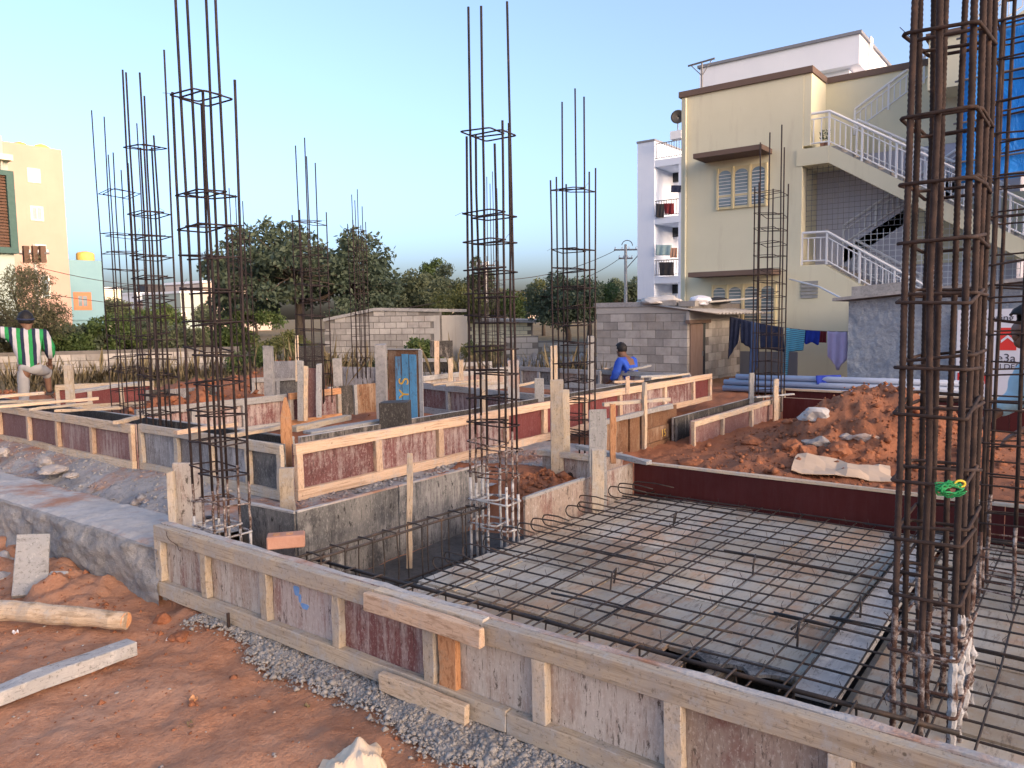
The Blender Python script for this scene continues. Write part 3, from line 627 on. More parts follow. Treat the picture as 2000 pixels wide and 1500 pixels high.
post_px(880, 700, 732, 12.8, 9, .05, 'wood_pale', 'short pale upright right of the far dark ply sheet', zb=.3)
post_px(901, 702, 728, 13, 8, .05, 'wood_pale', 'shortest pale upright beyond the blue board', zb=.3)
post_px(1002, 682, 710, 9.8, 10, .05, 'wood_pale', 'pale block standing on the white column stub', zb=.9)
post_px(1003, 704, 760, 9.75, 22, .12, 'concrete_top', 'whitish column stub seen through the centre cage', zb=.2, name='concrete_stub', cat='post')
post_px(947, 740, 792, 8.3, 11, .05, 'wood_pale', 'short stake inside the slanting formwork run', zb=.3)
post_px(1053, 738, 760, 9.3, 18, .05, 'wood_grey', 'white square block in the slanting formwork run', zb=.3)
post_px(1467, 728, 790, 11.2, 9, .06, 'wood_grey', 'slim grey post left of the right hand cage', zb=.2)
post_px(1514, 740, 838, 11.0, 9, .06, 'wood_pale', 'slim pale post at the corner of the right formwork', zb=.1)
post_px(1226, 735, 770, 9.5, 8, .04, 'wood_new', 'small new peg with a cross piece behind the long wall')
post_px(773, 783, 826, 7.4, 54, .3, 'ply_black', 'squat blackened box behind the long wall', name='stump_block', cat='block', zb=.35)
# blue painted steel board
b0 = AD(757, 683, 9.3); b1 = AD(820, 684, 9.1); zb = .3; dv = np.array([b1[0]-b0[0], b1[1]-b0[1], 0]); dl = np.linalg.norm(dv); dv /= dl; nb = np.array([dv[1], -dv[0], 0])
t = thing('painted_board', (b0[0], b0[1], zb), 'rusty upright board painted blue with orange lettering', 'board')
zt = b0[2]; q = lambda s, z, o=0: (b0[0]+dv[0]*s+nb[0]*o, b0[1]+dv[1]*s+nb[1]*o, z)
MB().poly([q(0, zb), q(dl, zb), q(dl, zt), q(0, zt)], -nb, .03).build('back_sheet', 'ply_brown', t)
for s0, s1, tp in ((.24, .43, .08), (.45, .66, .05), (.68, .9, .055)):
    MB().poly([q(dl*s0, zb, .003), q(dl*s1-.004, zb, .003), q(dl*s1-.004, zt-tp, .003), q(dl*s0, zt-tp, .003)], nb, .008).build('slat', 'board_blue', t)
MB().bar(q(0, zt+.006), q(dl, zt+.006), .045, .012).build('edge', 'wood_grey', t)
MB().bar(q(dl+.006, zb), q(dl+.006, zt), .05, .012, up=nb).build('edge', 'wood_grey', t)
for i, ch in enumerate('HYS'): put_text(ch, .2, 'ink_orange', t, q(dl*.64, zb+.30+i*.17, .014), (0, 0, 1), (-dv[0], -dv[1], 0))
# ================================================================== SLAB DECK AND STEEL MAT
t = thing('slab_deck', (4.2, 1.4, .1), 'patchy tan and grey ply sheets laid as slab deck under the bar mat', 'deck')
xs_ = [3.06, 3.7, 4.4, 5.05, 5.66]; ysd = [-1.4, -.55, .0, .70, .92, 1.5, 2.15, 2.75, 3.03]
for i in range(4):
    for j in range(8):
        if ysd[j] == .70: continue
        z = .245+rng.normal(0, .004); g = .004; x_a = 3.11 if (i == 0 and ysd[j] == .92) else xs_[i]
        MB().poly([(x_a+g, ysd[j]+g, z+rng.normal(0, .002)), (xs_[i+1]-g, ysd[j]+g, z+rng.normal(0, .002)), (xs_[i+1]-g, ysd[j+1]-g, z+rng.normal(0, .002)), (x_a+g, ysd[j+1]-g, z+rng.normal(0, .002))], (0, 0, -1), .02).build('sheet', 'deck_sheet', t)
for ya_, yb_ in ((1.38, 1.95), (1.955, 2.6), (2.605, 3.02), (.52, .7), (-.2, .51)):
    z = .235+rng.normal(0, .004); x0 = 2.5 if ya_ > 1 else 2.75
    MB().poly([(x0, ya_, z), (3.055, ya_, z), (3.055, yb_, z), (x0, yb_, z)], (0, 0, -1), .02).build('sheet', 'deck_sheet', t)
me = MB()                                             # broken edge of the sheet over the open trench
pts = [(3.14, .93, .262)]+[(3.04+.03*math.sin(i*1.7)+rng.normal(0, .012), .93+.44*i/9, .262) for i in range(10)]+[(3.14, 1.37, .262)]
me.poly(pts[::-1], (0, 0, -1), .016).build('broken_edge', 'ply_stained', t)
MB().bar((2.97, .81, .262), (5.6, .81, .268), .16, .03, seg=9, jit=.002).build('board', 'wood_grey', t, bevel=.003)
MB().bar((2.9, .66, .235), (2.75, 1.0, .225), .07, .05).build('prop', 'wood_new', t)
for yy in np.arange(-.4, 3, .55):
    MB().bar((2.55, yy, .17), (5.6, yy, .17), .06, .09).build('joist', 'wood_old', t)

def wob(p, q, n, a): 
    p = V3(p); q = V3(q); return [p+(q-p)*i/n+rng.normal(0, a, 3)*(0 < i < n) for i in range(n+1)]
mat = thing('bar_mat', (4.2, 1.4, .29), 'dark steel bar mat tied in a grid over the slab deck', 'rebar mat')
zx = .285; zy = .300
# bars running away from the camera along the slab (X)
xb = np.arange(-1.1, 3.0, .152)
for i, y in enumerate(xb):
    y += rng.normal(0, .015)
    MB().tube(wob((2.55, y, zx+.02), (5.62+rng.normal(0, .03), y+rng.normal(0, .02), zx), 6, .003), .0046, 6).build('bar', 'rebar_dark', mat, smooth=True)
    if i % 3 == 1:
        y += .03; MB().tube(wob((2.6+rng.uniform(0, .4), y, zx+.02), (5.0+rng.uniform(-.4, .5), y+.01, zx+.004), 5, .003), .0046, 6).build('bar', 'rebar_dark', mat, smooth=True)
# bars running across (Y) with hooked ends at the far left sheet
yb = np.arange(2.74, 5.62, .14)
for i, x in enumerate(yb):
    x += rng.normal(0, .012); e = 3.0+rng.normal(0, .02)
    y_end = -1.2
    pts = wob((x, y_end, zy), (x+rng.normal(0, .015), e-.03, zy), 9, .0028)
    if x > 3.1 and i % 5 != 2:
        hk = .07+rng.uniform(0, .025); tx = rng.normal(0, .008); bk = rng.uniform(.16, .34)
        l = pts[-1]
        pts += [l+V3((tx*.3, .03, .008)), l+V3((tx*.6, .045, .03)), l+V3((tx*.8, .045, hk-.03)), l+V3((tx, .03, hk-.006)), l+V3((tx, .0, hk)), l+V3((tx*1.5, -bk*.5, hk+.002)), l+V3((tx*2, -bk, hk-.012))]
    MB().tube(pts, .0050, 6).build('bar', 'rebar_dark', mat, smooth=True)
for (a, b) in (((3.45, 1.05), (4.75, .95)), ((3.6, 1.18), (3.55, .4)), ((3.7, .95), (3.68, .05)), ((3.2, 2.2), (3.25, 1.25)), ((4.4, 1.75), (4.38, .6)), ((3.95, 2.75), (3.9, 1.9)), ((5.3, 2.95), (5.2, 1.75)), ((5.4, 2.9), (5.42, 1.95)), ((5.5, 1.2), (5.52, .2)), ((5.56, .9), (5.55, -.2))):
    MB().tube(wob((*a, zy+.012), (*b, zy+.016), 4, .003), .006, 6).build('extra_bar', 'rebar_dark', mat, smooth=True)
for (x, y) in ((3.58, 2.04), (3.42, 1.0), (3.9, .85), (4.25, 1.5), (4.9, 2.3), (3.5, .55)):          # chairs holding the top steel
    MB().tube([(x-.05, y, .262), (x-.03, y, .35), (x+.05, y+.02, .352), (x+.06, y+.04, .262)], .0055, 6).build('spacer_chair', 'rebar_dark', mat)
w = MB()
for x in yb:
    for y in xb:
        if rng.random() < .62:
            a = rng.uniform(0, 6.28); l = rng.uniform(.012, .03)
            w.tube([(x-.01, y-.008, .288), (x, y+.004, .312), (x+math.cos(a)*l*.7, y+math.sin(a)*l*.7, .315+l)], .0013, 3, False)
w.build('tie_wires', 'tie_wire', mat, kind='stuff')

def beam_cage(name, p, q, w, h, n, label, r=.008, mt='rebar_dark', over=.0, bottom=True):
    p = V3(p); q = V3(q); d = (q-p); L = np.linalg.norm(d); d /= L; s = np.array([-d[1], d[0], 0])
    t = thing(name, p, label, 'rebar', 'beam cages in the formwork')
    for o in (-w/2, w/2):
        MB().tube(wob(p+s*o, q+s*o, 6, .003), r, 7).build('bar', mt, t, smooth=True)
        if bottom: MB().tube(wob(p+s*o-V3((0, 0, h)), q+s*o-V3((0, 0, h)), 6, .003), r, 7).build('bar', mt, t, smooth=True)
    for i in range(n):
        c = p+d*(L*(i+.5)/n+rng.normal(0, .012)); g = .011
        a, b_ = c-s*(w/2+g), c+s*(w/2+g); up = V3((0, 0, g)); dn = V3((0, 0, -h-g)); tl = d*rng.normal(0, .012)
        MB().tube([a+up*.2, a+up, c+up*1.2, b_+up, b_+up*.2, b_+dn*.5+tl, b_+dn, a+dn, a+dn*.5+tl], .0045, 6, closed=True).build('stirrup', mt, t)
        MB().tube([a+up, a+up*2.5+d*.02, a+s*.04+d*.035+V3((0, 0, -.03))], .0045, 5).build('stirrup_hook', mt, t)
    return t
beam_cage('beam_cage', (2.56, 3.45, .425), (4.10, 3.39, .425), .11, .36, 8, 'beam cage in the dark trench with long legged stirrups', .0085)
beam_cage('beam_cage', (2.66, 3.5, .375), (2.70, .3, .375), .14, .3, 15, 'beam cage along the inside of the front formwork', .0095)
beam_cage('beam_cage', (3.25, .0, .42), (5.5, -.12, .42), .2, .36, 10, 'beam cage with blue-black stirrups beside the near right cage', .007)

# ================================================================== COLUMN CAGES
def tie_ring(x0, x1, y0, y1, z, r, tilt, g=.0):
    rr = .018; pts = []
    for cx, cy, a0 in ((x1-rr, y1-rr, 0), (x0+rr, y1-rr, 90), (x0+rr, y0+rr, 180), (x1-rr, y0+rr, 270)):
        for a in (0, 45, 90):
            th = math.radians(a0+a); pts.append((cx+rr*math.cos(th), cy+rr*math.sin(th), z+tilt[0]*(cx-x0)+tilt[1]*(cy-y0)))
    return pts
def ribbed(p, q, r, pitch=.017):
    L = float(np.linalg.norm(V3(q)-V3(p))); n = max(4, int(L/pitch*2)); pts = []; rs = []
    base = wob(p, q, 6, .003); base = np.array(base)
    tt = np.linspace(0, 6, n+1); pts = [base[min(5, int(x))]*(1-(x-min(5, int(x))))+base[min(5, int(x))+1]*(x-min(5, int(x))) for x in tt]
    rs = [r*(1.09 if i % 2 else .93) for i in range(n+1)]; return pts, rs
def cage(label, x0, x1, y0, y1, zb, ties, bars, r, rt, mt='rebar_rust', cement=None, rib=False, lean=(0, 0), splash=None, n=6, name='column_cage', dbl=True):
    """bars: list of (fx, fy, ztop); ties: z list; cement: height below which steel is cement coated"""
    t = thing(name, ((x0+x1)/2, (y0+y1)/2, zb), label, 'rebar cage', 'column rebar cages')
    def at(fx, fy, z): k_ = (z-zb); return V3((x0+(x1-x0)*fx+lean[0]*k_, y0+(y1-y0)*fy+lean[1]*k_, z))
    for fx, fy, zt in bars:
        jx, jy = rng.normal(0, .006, 2); top = at(fx, fy, zt)+V3((jx, jy, 0))*2.2
        levels = [zb]+([cement+rng.normal(0, .06)] if cement else [])+([splash+rng.normal(0, .1)] if splash else [])+[zt]
        mats = (['rebar_cement'] if cement else [])+(['rebar_splash'] if splash else [])+[mt]
        bot = at(fx, fy, zb)
        for k_, (za, zc) in enumerate(zip(levels[:-1], levels[1:])):
            pa = bot+(top-bot)*(za-zb)/(zt-zb); pb = bot+(top-bot)*(zc-zb)/(zt-zb); rr = r*(1.22 if mats[k_] == 'rebar_cement' else 1.)
            if rib: p_, r_ = ribbed(pa, pb, rr); MB().tube(p_, r_, 8).build('bar', mats[k_], t, smooth=True)
            else: MB().tube(wob(pa, pb, 5, .0025), rr, n).build('bar', mats[k_], t, smooth=True)
    lx = (x1-x0) > (y1-y0)
    for z in ties:
        g = r+rt; o = at(0, 0, z)-V3((x0, y0, z))
        m_ = 'rebar_cement' if (cement and z < cement) else ('rebar_splash' if splash and z < splash else mt)
        for a0, a1, dz in (((0, .72, 0.), (.30, 1., rt*2+rng.uniform(.004, .022))) if dbl else ((0, 1, 0.),)):       # two overlapping hoops at each level
            tl = rng.normal(0, .06, 2)
            xa, xb_ = (x0+(x1-x0)*a0, x0+(x1-x0)*a1) if lx else (x0, x1); ya_, yb_ = (y0, y1) if lx else (y0+(y1-y0)*a0, y0+(y1-y0)*a1)
            pts = [(p[0]+o[0], p[1]+o[1], p[2]) for p in tie_ring(xa-g, xb_+g, ya_-g, yb_+g, z+dz+rng.normal(0, .005), rt, tl)]
            MB().tube(pts, rt*(1.35 if m_ == 'rebar_cement' else 1), 6, closed=True).build('tie', m_, t, smooth=True)
        c = V3(pts[int(rng.integers(4))*3+1]); a = rng.uniform(0, 6.28)
        MB().tube([c, c+V3((.01, .005, .012)), c+V3((.05*math.cos(a), .05*math.sin(a), rng.uniform(-.02, .07)))], .0016 if r < .011 else .0022, 4).build('tie_wire', 'tie_wire', t)
    return t
def zs(px, ylist, p):      # heights of the ties as measured on the cage standing at p
    D = float((V3((p[0], p[1], EYE))-cC)@cF); out = []
    for y in ylist: out.append(float(AD(px, y, D+0)[2]))
    return out
# near right cage
ties1 = zs(1800, [-230, -70, 95, 238, 370, 475, 592, 711, 815, 938, 1052, 1168, 1282, 1398], (2.95, .42))
B1 = [(0, 1, 4.2), (1, 1, 4.1), (.45, 1, 4.2), (0, .52, 4.2), (.9, .76, 4.3), (1, .5, 4.2), (.5, .58, 4.2), (0, 0, 4.3), (.35, 0, 4.25), (.7, 0, 4.3), (1, 0, 4.2)]
cage('massive rusty column cage filling the right edge, its foot caked white with cement', 2.84, 3.30, .335, .515, .12, ties1[1:], B1, .0105, .0064, rib=True, lean=(0, .004), splash=.62)
t1 = bpy.data.objects.get('column_cage')
for fx, fy, zt_ in ((0, 0, .62), (.35, 0, .72), (.7, 0, .66), (1, 0, .5), (0, .52, .3)):     # mortar slopped over the near corner bars
    x = 2.84+.46*fx; y = .335+.18*fy; n_ = int((zt_-.12)/.02)
    MB().tube([(x+rng.normal(0, .003), y+rng.normal(0, .003)-.002, .12+.02*i) for i in range(n_)], [.0135+.002*rng.random()+(.007 if rng.random() < .12 else 0) for i in range(n_-1)]+[.008], 8).build('mortar_crust', 'rebar_cement', t1)
sb = AD(1958, 1150, 3.95)
ties1b = list(np.arange(.3, 4.2, .19))
cage('slimmer rusty cage at the very right edge behind the massive one', sb[0]-.07, sb[0]+.3, sb[1]-.2, sb[1]+.1, .12, ties1b, [(0, 1, 4.1), (0, .5, 4.1), (0, 0, 4.1), (.5, 1, 4.1), (.5, 0, 4.1), (1, 1, 4.), (1, 0, 4.)], .0095, .005, splash=.6)
# cage 2: tall, left of centre
p2 = (2.70, 4.41)
t2 = zs(410, [203, 387, 448, 510, 573, 632, 694, 750, 808, 868, 927, 985, 1046], p2)
cage('tall dark column cage at the far end of the front formwork', 2.62, 2.79, 4.24, 4.59, .12, t2, [(0, 0, 3.1), (0, .35, 4.15), (0, .68, 4.2), (0, 1, 3.15), (1, 0, 3.2), (1, .3, 4.15), (1, .66, 4.2), (1, 1, 3.12)], .0082, .0052, cement=.42, splash=.75, mt='rebar_brown')
# cage 3: centre
p3 = (4.07, 3.26)
t3 = zs(960, [271, 425, 478, 531, 582, 630, 680, 729, 780, 832, 880, 934, 985, 1035], p3)
cage('tall column cage at the slab corner in the centre of the picture', 4.0, 4.14, 3.11, 3.43, .0, t3, [(0, 0, 3.0), (0, .5, 3.75), (0, 1, 2.95), (1, 0, 3.78), (1, .5, 2.9), (1, 1, 2.98), (.5, 1, 3.8), (.5, 0, 3.0)], .0085, .0052, cement=.62, splash=.95, mt='rebar_brown')
# cage 4
p4 = AD(1122, 860, 7.35); t4 = zs(1122, [378, 490, 530, 566, 602, 637, 673, 712, 747, 783, 820, 852], p4)
cage('column cage in front of the block shed beside the broad weathered post', p4[0]-.09, p4[0]+.09, p4[1]-.17, p4[1]+.17, .15, t4, [(0, 0, 3.7), (0, .5, 2.95), (0, 1, 3.0), (1, 0, 3.1), (1, .5, 3.85), (1, 1, 3.75), (.5, 1, 3.05), (.5, 0, 3.05)], .0085, .0052, cement=.4, mt='rebar_brown')
# cage 5
p5 = (3.81, 7.2); t5 = zs(293, [300, 422, 466, 505, 545, 585, 620, 660, 698, 738, 775, 812], p5)
cage('thick column cage rising from the left beam, right of the wide one', 3.71, 3.91, 7.02, 7.38, .35, t5, [(0, 0, 4.0), (0, .33, 3.35), (0, .68, 4.05), (0, 1, 4.1), (1, 0, 4.25), (1, .4, 3.5), (1, .7, 3.4), (1, 1, 3.9)], .0085, .0052, mt='rebar_brown')
# cage 6
p6 = (4.25, 8.63); t6 = zs(235, [378, 462, 497, 531, 566, 598, 628, 662, 695, 728, 762, 792], p6)
cage('wide column cage farthest left behind the thick one', 4.12, 4.38, 8.45, 8.82, .3, t6, [(0, 0, 3.55), (0, .5, 3.95), (0, 1, 4.05), (.5, 0, 3.5), (.5, 1, 3.6), (1, 0, 3.9), (1, .5, 3.5), (1, 1, 3.45)], .0065, .004, mt='rebar_brown')
def far_cage(px, ybase, D, ytie, ytop, label, w=.3, d=.2, r=.008, mt='rebar_brown', sp=.2, nb=6):
    p = AD(px, ybase, D); zt = float(AD(px, ytie, D)[2]); zT = float(AD(px, ytop, D)[2])
    bars = [(0, 0, zT), (0, 1, zt+.12), (1, 0, zt+.15), (1, 1, zT-.15), (0, .5, zT-.08), (1, .5, zt+.1), (.5, 0, zT-.3), (.5, 1, zt+.2)][:nb+2]
    ties = list(np.arange(p[2]+.15, zt-.35, sp))+[zt-.32, zt]
    return cage(label, p[0]-d/2, p[0]+d/2, p[1]-w/2, p[1]+w/2, float(p[2])-.25, ties, bars, r, .005, mt, dbl=D < 12)
far_cage(478, 735, 13.2, 472, 365, 'faint far cage just right of the tall left cage', .36, .2)
far_cage(615, 752, 10.6, 440, 286, 'cage standing before the big tree trunk', .34, .3)
far_cage(706, 713, 14.6, 452, 377, 'slim far cage before the right side of the big tree', .26, .2)
far_cage(965, 700, 15.5, 520, 345, 'far cage seen through the centre cage', .34, .34)
far_cage(1500, 775, 11.9, 385, 262, 'cage before the cream house by the washing line', .4, .26, .0105)

# ================================================================== LOOSE TIMBER AND RUBBLE
def plank_px(a, b, za, zb, w, th, mat, label, **kw): return plank(P(a[0], a[1], za), P(b[0], b[1], zb), w, th, mat, label, **kw)
plank_px((-40, 1372), (258, 1262), .06, .05, .095, .07, 'wood_grey', 'long pale square timber lying on the red soil at left')
plank_px((1130, 872), (1268, 904), .55, .53, .07, .035, 'wood_grey', 'white lath laid across the post top to the maroon sheet corner')
plank_px((-20, 776), (85, 768), .80, .80, .07, .04, 'wood_pale', 'upper pale batten on the left formwork by the man in stripes')
plank_px((-20, 796), (192, 778), .785, .80, .06, .035, 'wood_pale', 'longest pale batten across the left formwork')
plank_px((-20, 786), (105, 782), .79, .79, .09, .03, 'wood_old', 'broad old board between two battens on the left formwork')
plank_px((55, 800), (180, 787), .77, .78, .05, .03, 'wood_old', 'short old batten just below the longest one at left')
plank_px((108, 802), (238, 797), .785, .79, .07, .03, 'wood_pale', 'board bridging the left beam before the wide cage')
plank_px((225, 826), (282, 812), .78, .78, .05, .035, 'wood_pale', 'short cleat across the left beam at the foot of the thick cage')
plank_px((342, 845), (462, 828), .79, .79, .06, .035, 'wood_new', 'new cleat across the beam behind the tall left cage')
plank_px((445, 852), (560, 832), .79, .79, .07, .035, 'wood_pale', 'pale cleat across the beam corner right of the tall left cage')
plank_px((572, 838), (680, 815), .72, .74, .1, .05, 'wood_old', 'thick old plank lying behind the pointed stake')
plank_px((600, 845), (750, 822), .74, .74, .12, .03, 'wood_grey', 'flat grey board on the beam behind the long wall')
plank_px((844, 751), (952, 742), .8, .8, .07, .03, 'wood_pale', 'weathered batten on the slanting run, left one')
plank_px((870, 752), (985, 748), .79, .79, .05, .03, 'wood_old', 'second batten on the slanting run close to the first')
plank_px((992, 758), (1045, 746), .79, .79, .05, .03, 'wood_pale', 'short pale batten beside the white square block')
plank_px((1178, 720), (1232, 714), .78, .8, .06, .03, 'wood_pale', 'small board under the arm of the man in blue')
plank_px((1232, 722), (1268, 714), .78, .8, .08, .03, 'wood_grey', 'grey board end right of the man in blue')
plank_px((1250, 736), (1332, 732), .78, .78, .06, .03, 'wood_grey', 'grey batten on the beam right of the man in blue')
plank_px((1198, 746), (1256, 744), .8, .8, .07, .03, 'wood_new', 'new cross piece nailed to the small peg')
plank_px((1178, 790), (1308, 780), .76, .76, .05, .04, 'wood_old', 'old batten nailed along the long wall rail')
plank_px((1475, 776), (1550, 770), .55, .55, .05, .02, 'wood_grey', 'thin grey batten across the right formwork corner')
plank_px((1270, 740), (1345, 730), .8, .78, .05, .03, 'wood_old', 'thin old batten by the end of the long wall')
plank_px((140, 766), (270, 748), .8, .78, .12, .04, 'wood_grey', 'grey board lying over the far left beam')
# log with a rough sawn end
lg = MB(); pa = P(-60, 1188, .085); pb = P(246, 1212, .07); pa = V3(pa); pb = V3(pb); n_ = 14
pts = [pa+(pb-pa)*i/n_+rng.normal(0, .003, 3) for i in range(n_+1)]
lgt = thing('log', pb, 'peeled round log lying on the red soil at left', 'log')
MB().tube(pts, [.062-.012*i/n_+rng.normal(0, .0015) for i in range(n_+1)], 14).build('stem', 'wood_pale', lgt, smooth=False)
MB().tube([pb, pb+(pb-pa)/np.linalg.norm(pb-pa)*.004], [.047, .044], 14).build('sawn_end', 'wood_orange', lgt)
def rock(name, c, size, mat, label, seed, group='stones and lumps on the soil', cat='stone', flat=1.):
    import bmesh
    bm = bmesh.new(); bmesh.ops.create_icosphere(bm, subdivisions=3, radius=1); r_ = np.random.default_rng(seed); off = r_.uniform(0, 50, 3)
    from mathutils import noise as mn
    for v in bm.verts:
        p = v.co*1.0; f_ = 1+.45*mn.noise(p*1.2+Vector(off))+.18*mn.noise(p*3+Vector(off)); v.co = Vector((p.x*size[0]*f_, p.y*size[1]*f_, p.z*size[2]*f_))
        v.co.z = max(v.co.z, -size[2]*.6)
    me = bpy.data.meshes.new(name); bm.to_mesh(me); bm.free()
    return ob(name, me, mat, None, loc=Vector([float(x) for x in c]), label=label, cat=cat, group=group, smooth=False)
rock('stone', G(1600, 868), (.12, .15, .075), 'stone_pale', 'large pale stone at the foot of the soil heap', 3)
rock('stone', G(1690, 856), (.08, .13, .05), 'stone_pink', 'flat pinkish stone on the soil heap slope', 4)
rock('stone', G(1655, 855), (.06, .07, .04), 'stone_pale', 'small pale stone left of the flat pinkish one', 5)
rock('stone', G(1545, 878), (.13, .12, .09), 'soil_clod', 'big red clod left of the large pale stone', 6)
rock('stone', G(1575, 885), (.12, .1, .08), 'soil_clod', 'red clod just below the large pale stone', 7)
rock('stone', G(1470, 868), (.12, .14, .08), 'soil_clod', 'red clod before the right formwork', 8)
rock('stone', G(1640, 882), (.13, .12, .09), 'soil_clod', 'red clod above the cardboard sheet', 9)
rock('stone', G(1350, 905), (.1, .14, .06), 'soil_clod', 'red clod by the end of the brown board shutter', 10)
rock('stone', G(318, 1214), (.05, .05, .05), 'soil_clod', 'dark red round clod near the log end', 11)
rock('stone', G(352, 1246), (.05, .06, .03), 'soil_clod', 'flat red clod beside the gravel edge', 12)
rock('stone', P(105, 918, .3), (.12, .16, .05), 'stone_pale', 'largest pale broken slab in the trough by the kerb', 13)
rock('stone', P(88, 905, .33), (.07, .1, .06), 'stone_pale', 'upright pale lump behind the broken slab in the trough', 14)
rock('stone', P(138, 930, .29), (.06, .07, .03), 'stone_pale', 'small flat pale piece right of the broken slab', 15)
rock('stone', P(5, 885, .33), (.06, .12, .06), 'stone_pale', 'pale stone cut by the left picture edge', 16)
rock('stone', P(5, 1095, .0), (.06, .12, .06), 'stone_pale', 'pale round stone at the left edge beside the upright slab', 17)
rock('stone', P(8, 1128, -.03), (.05, .06, .035), 'stone_pale', 'small pale stone under the round one at left edge', 18)
rock('cement_sack', G(1592, 812), (.1, .15, .09), 'sack_white', 'white sack leaning on the maroon panel beside the heap', 19, None, 'sack')
rock('stone', G(375, 1378), (.018, .02, .02), 'soil_clod', 'small crumbled lump in the middle of the bare soil', 20)
# upright slabs by the kerb
a = P(58, 1165, -.03); b = AX(66, 1045, a[0]+.16)
t = MB().bar(a, b, .2, .035, up=ray(60, 1100)*-1, seg=5, jit=.003).build('board_offcut', 'wood_grey', label='pale board leaning up the kerb beam at left', cat='board', group='pale offcuts by the kerb', bevel=.004)
a = P(90, 1152, .0); b = P(118, 1118, .07)
MB().bar(a, b, .13, .03, up=(-.5, -.3, .8), seg=3, jit=.003).build('board_offcut', 'wood_grey', label='small square pale offcut right of the leaning board', cat='board', group='pale offcuts by the kerb', bevel=.004)
# clay brick left on the front formwork
bp = P(540, 1072, .5); t = thing('hollow_brick', (bp[0], bp[1], .5), 'single orange clay brick resting on the front formwork', 'brick')
def obx(m, c, d, l, w, h, z0):
    d = V3(d)/np.linalg.norm(d); s = np.array([-d[1], d[0], 0]); c = V3(c)
    return m.poly([c+d*l/2+s*w/2+V3((0, 0, z0)), c-d*l/2+s*w/2+V3((0, 0, z0)), c-d*l/2-s*w/2+V3((0, 0, z0)), c+d*l/2-s*w/2+V3((0, 0, z0))], (0, 0, 1), h)
dB = V3((.62, -.5, 0)); obx(MB(), (bp[0]+.05, bp[1]-.02, .5), dB, .2, .1, .07, .005).build('body', 'brick_clay', t, bevel=.006)
for s_ in (-.05, 0.02): obx(MB(), V3((bp[0]+.05, bp[1]-.02, .5))+dB/np.linalg.norm(dB)*s_, dB, .035, .04, .003, .0755).build('frog', 'wood_orange', t)
# crumpled bag at the bottom edge
def crumple(name, c, sx, sy, sz, mat, label, cat, seed, lv=4):
    import bmesh
    from mathutils import noise as mn
    bm = bmesh.new(); bmesh.ops.create_icosphere(bm, subdivisions=lv, radius=1); off = Vector((seed*3.1, seed*1.7, seed))
    for v in bm.verts:
        p = v.co.copy(); n_ = (1-2*abs(mn.noise(p*1.25+off)))*.34+(1-2*abs(mn.noise(p*2.6+off*2)))*.16+(1-2*abs(mn.noise(p*5+off*3)))*.06
        f_ = .72+n_; v.co = Vector((p.x*sx*f_, p.y*sy*f_, max(-.1*sz, p.z*sz*f_)))
    me = bpy.data.meshes.new(name); bm.to_mesh(me); bm.free(); return ob(name, me, mat, None, loc=Vector([float(x) for x in c]), label=label, cat=cat)
c = V3(P(690, 1500, .0)); pl_ = [(V3((rng.normal(), rng.normal(), 0)), rng.uniform(.06, .10)) for i in range(16)]; vs = []; fs = []; nb_ = 34
pl_ = [(d_/np.linalg.norm(d_)*rng.uniform(.1, .75), h_) for d_, h_ in pl_]; cr = [(rng.uniform(0, 3.14), rng.uniform(-.1, .1), rng.uniform(.005, .014)) for i in range(14)]
for i in range(nb_):
    for j in range(nb_):
        u, v = (i/(nb_-1)-.5)*.36, (j/(nb_-1)-.5)*.36; r_ = math.hypot(u, v); a_ = math.atan2(v, u); out = .135+.02*math.sin(3*a_+1)+.018*math.sin(5*a_)
        if r_ > out: u, v = u*out/r_, v*out/r_
        z = min(h_-(u*d_[0]+v*d_[1]) for d_, h_ in pl_)
        for th, of, am in cr: z += am*max(0, 1-abs(u*math.cos(th)+v*math.sin(th)-of)/.03)
        z = max(.004, z*(1 if r_ < out*.96 else .1)); vs.append(c+V3((u+.25*z*math.sin(9*v), v+.2*z*math.sin(8*u), z)))
for i in range(nb_-1):
    for j in range(nb_-1): o_ = i*nb_+j; fs.append((o_, o_+nb_, o_+nb_+1, o_+1))
MB().add(vs, fs).build('crumpled_bag', 'bag_cream', label='crumpled cream plastic bag at the bottom edge of the picture', cat='bag', smooth=False)
# cardboard sheet below the heap
a, b, c_, d_ = G(1556, 893), G(1738, 922), G(1742, 948), G(1545, 928)
nq = 9; vs = []; fs = []
for i in range(nq+1):
    for j in range(5):
        p = (V3(a)*(1-i/nq)+V3(b)*i/nq)*(1-j/4)+(V3(d_)*(1-i/nq)+V3(c_)*i/nq)*j/4; p[2] = max(p[2], gz(p[0], p[1]))+.035+.012*math.sin(i*.9+j); vs.append(p+rng.normal(0, .004, 3))
for i in range(nq):
    for j in range(4): o = i*5+j; fs.append((o, o+1, o+6, o+5))
o = MB().add(vs, fs).build('cardboard_sheet', 'cardboard', label='buckled sheet of cardboard on the soil beyond the maroon sheet', cat='cardboard'); sm = o.modifiers.new('s', 'SOLIDIFY'); sm.thickness = .006
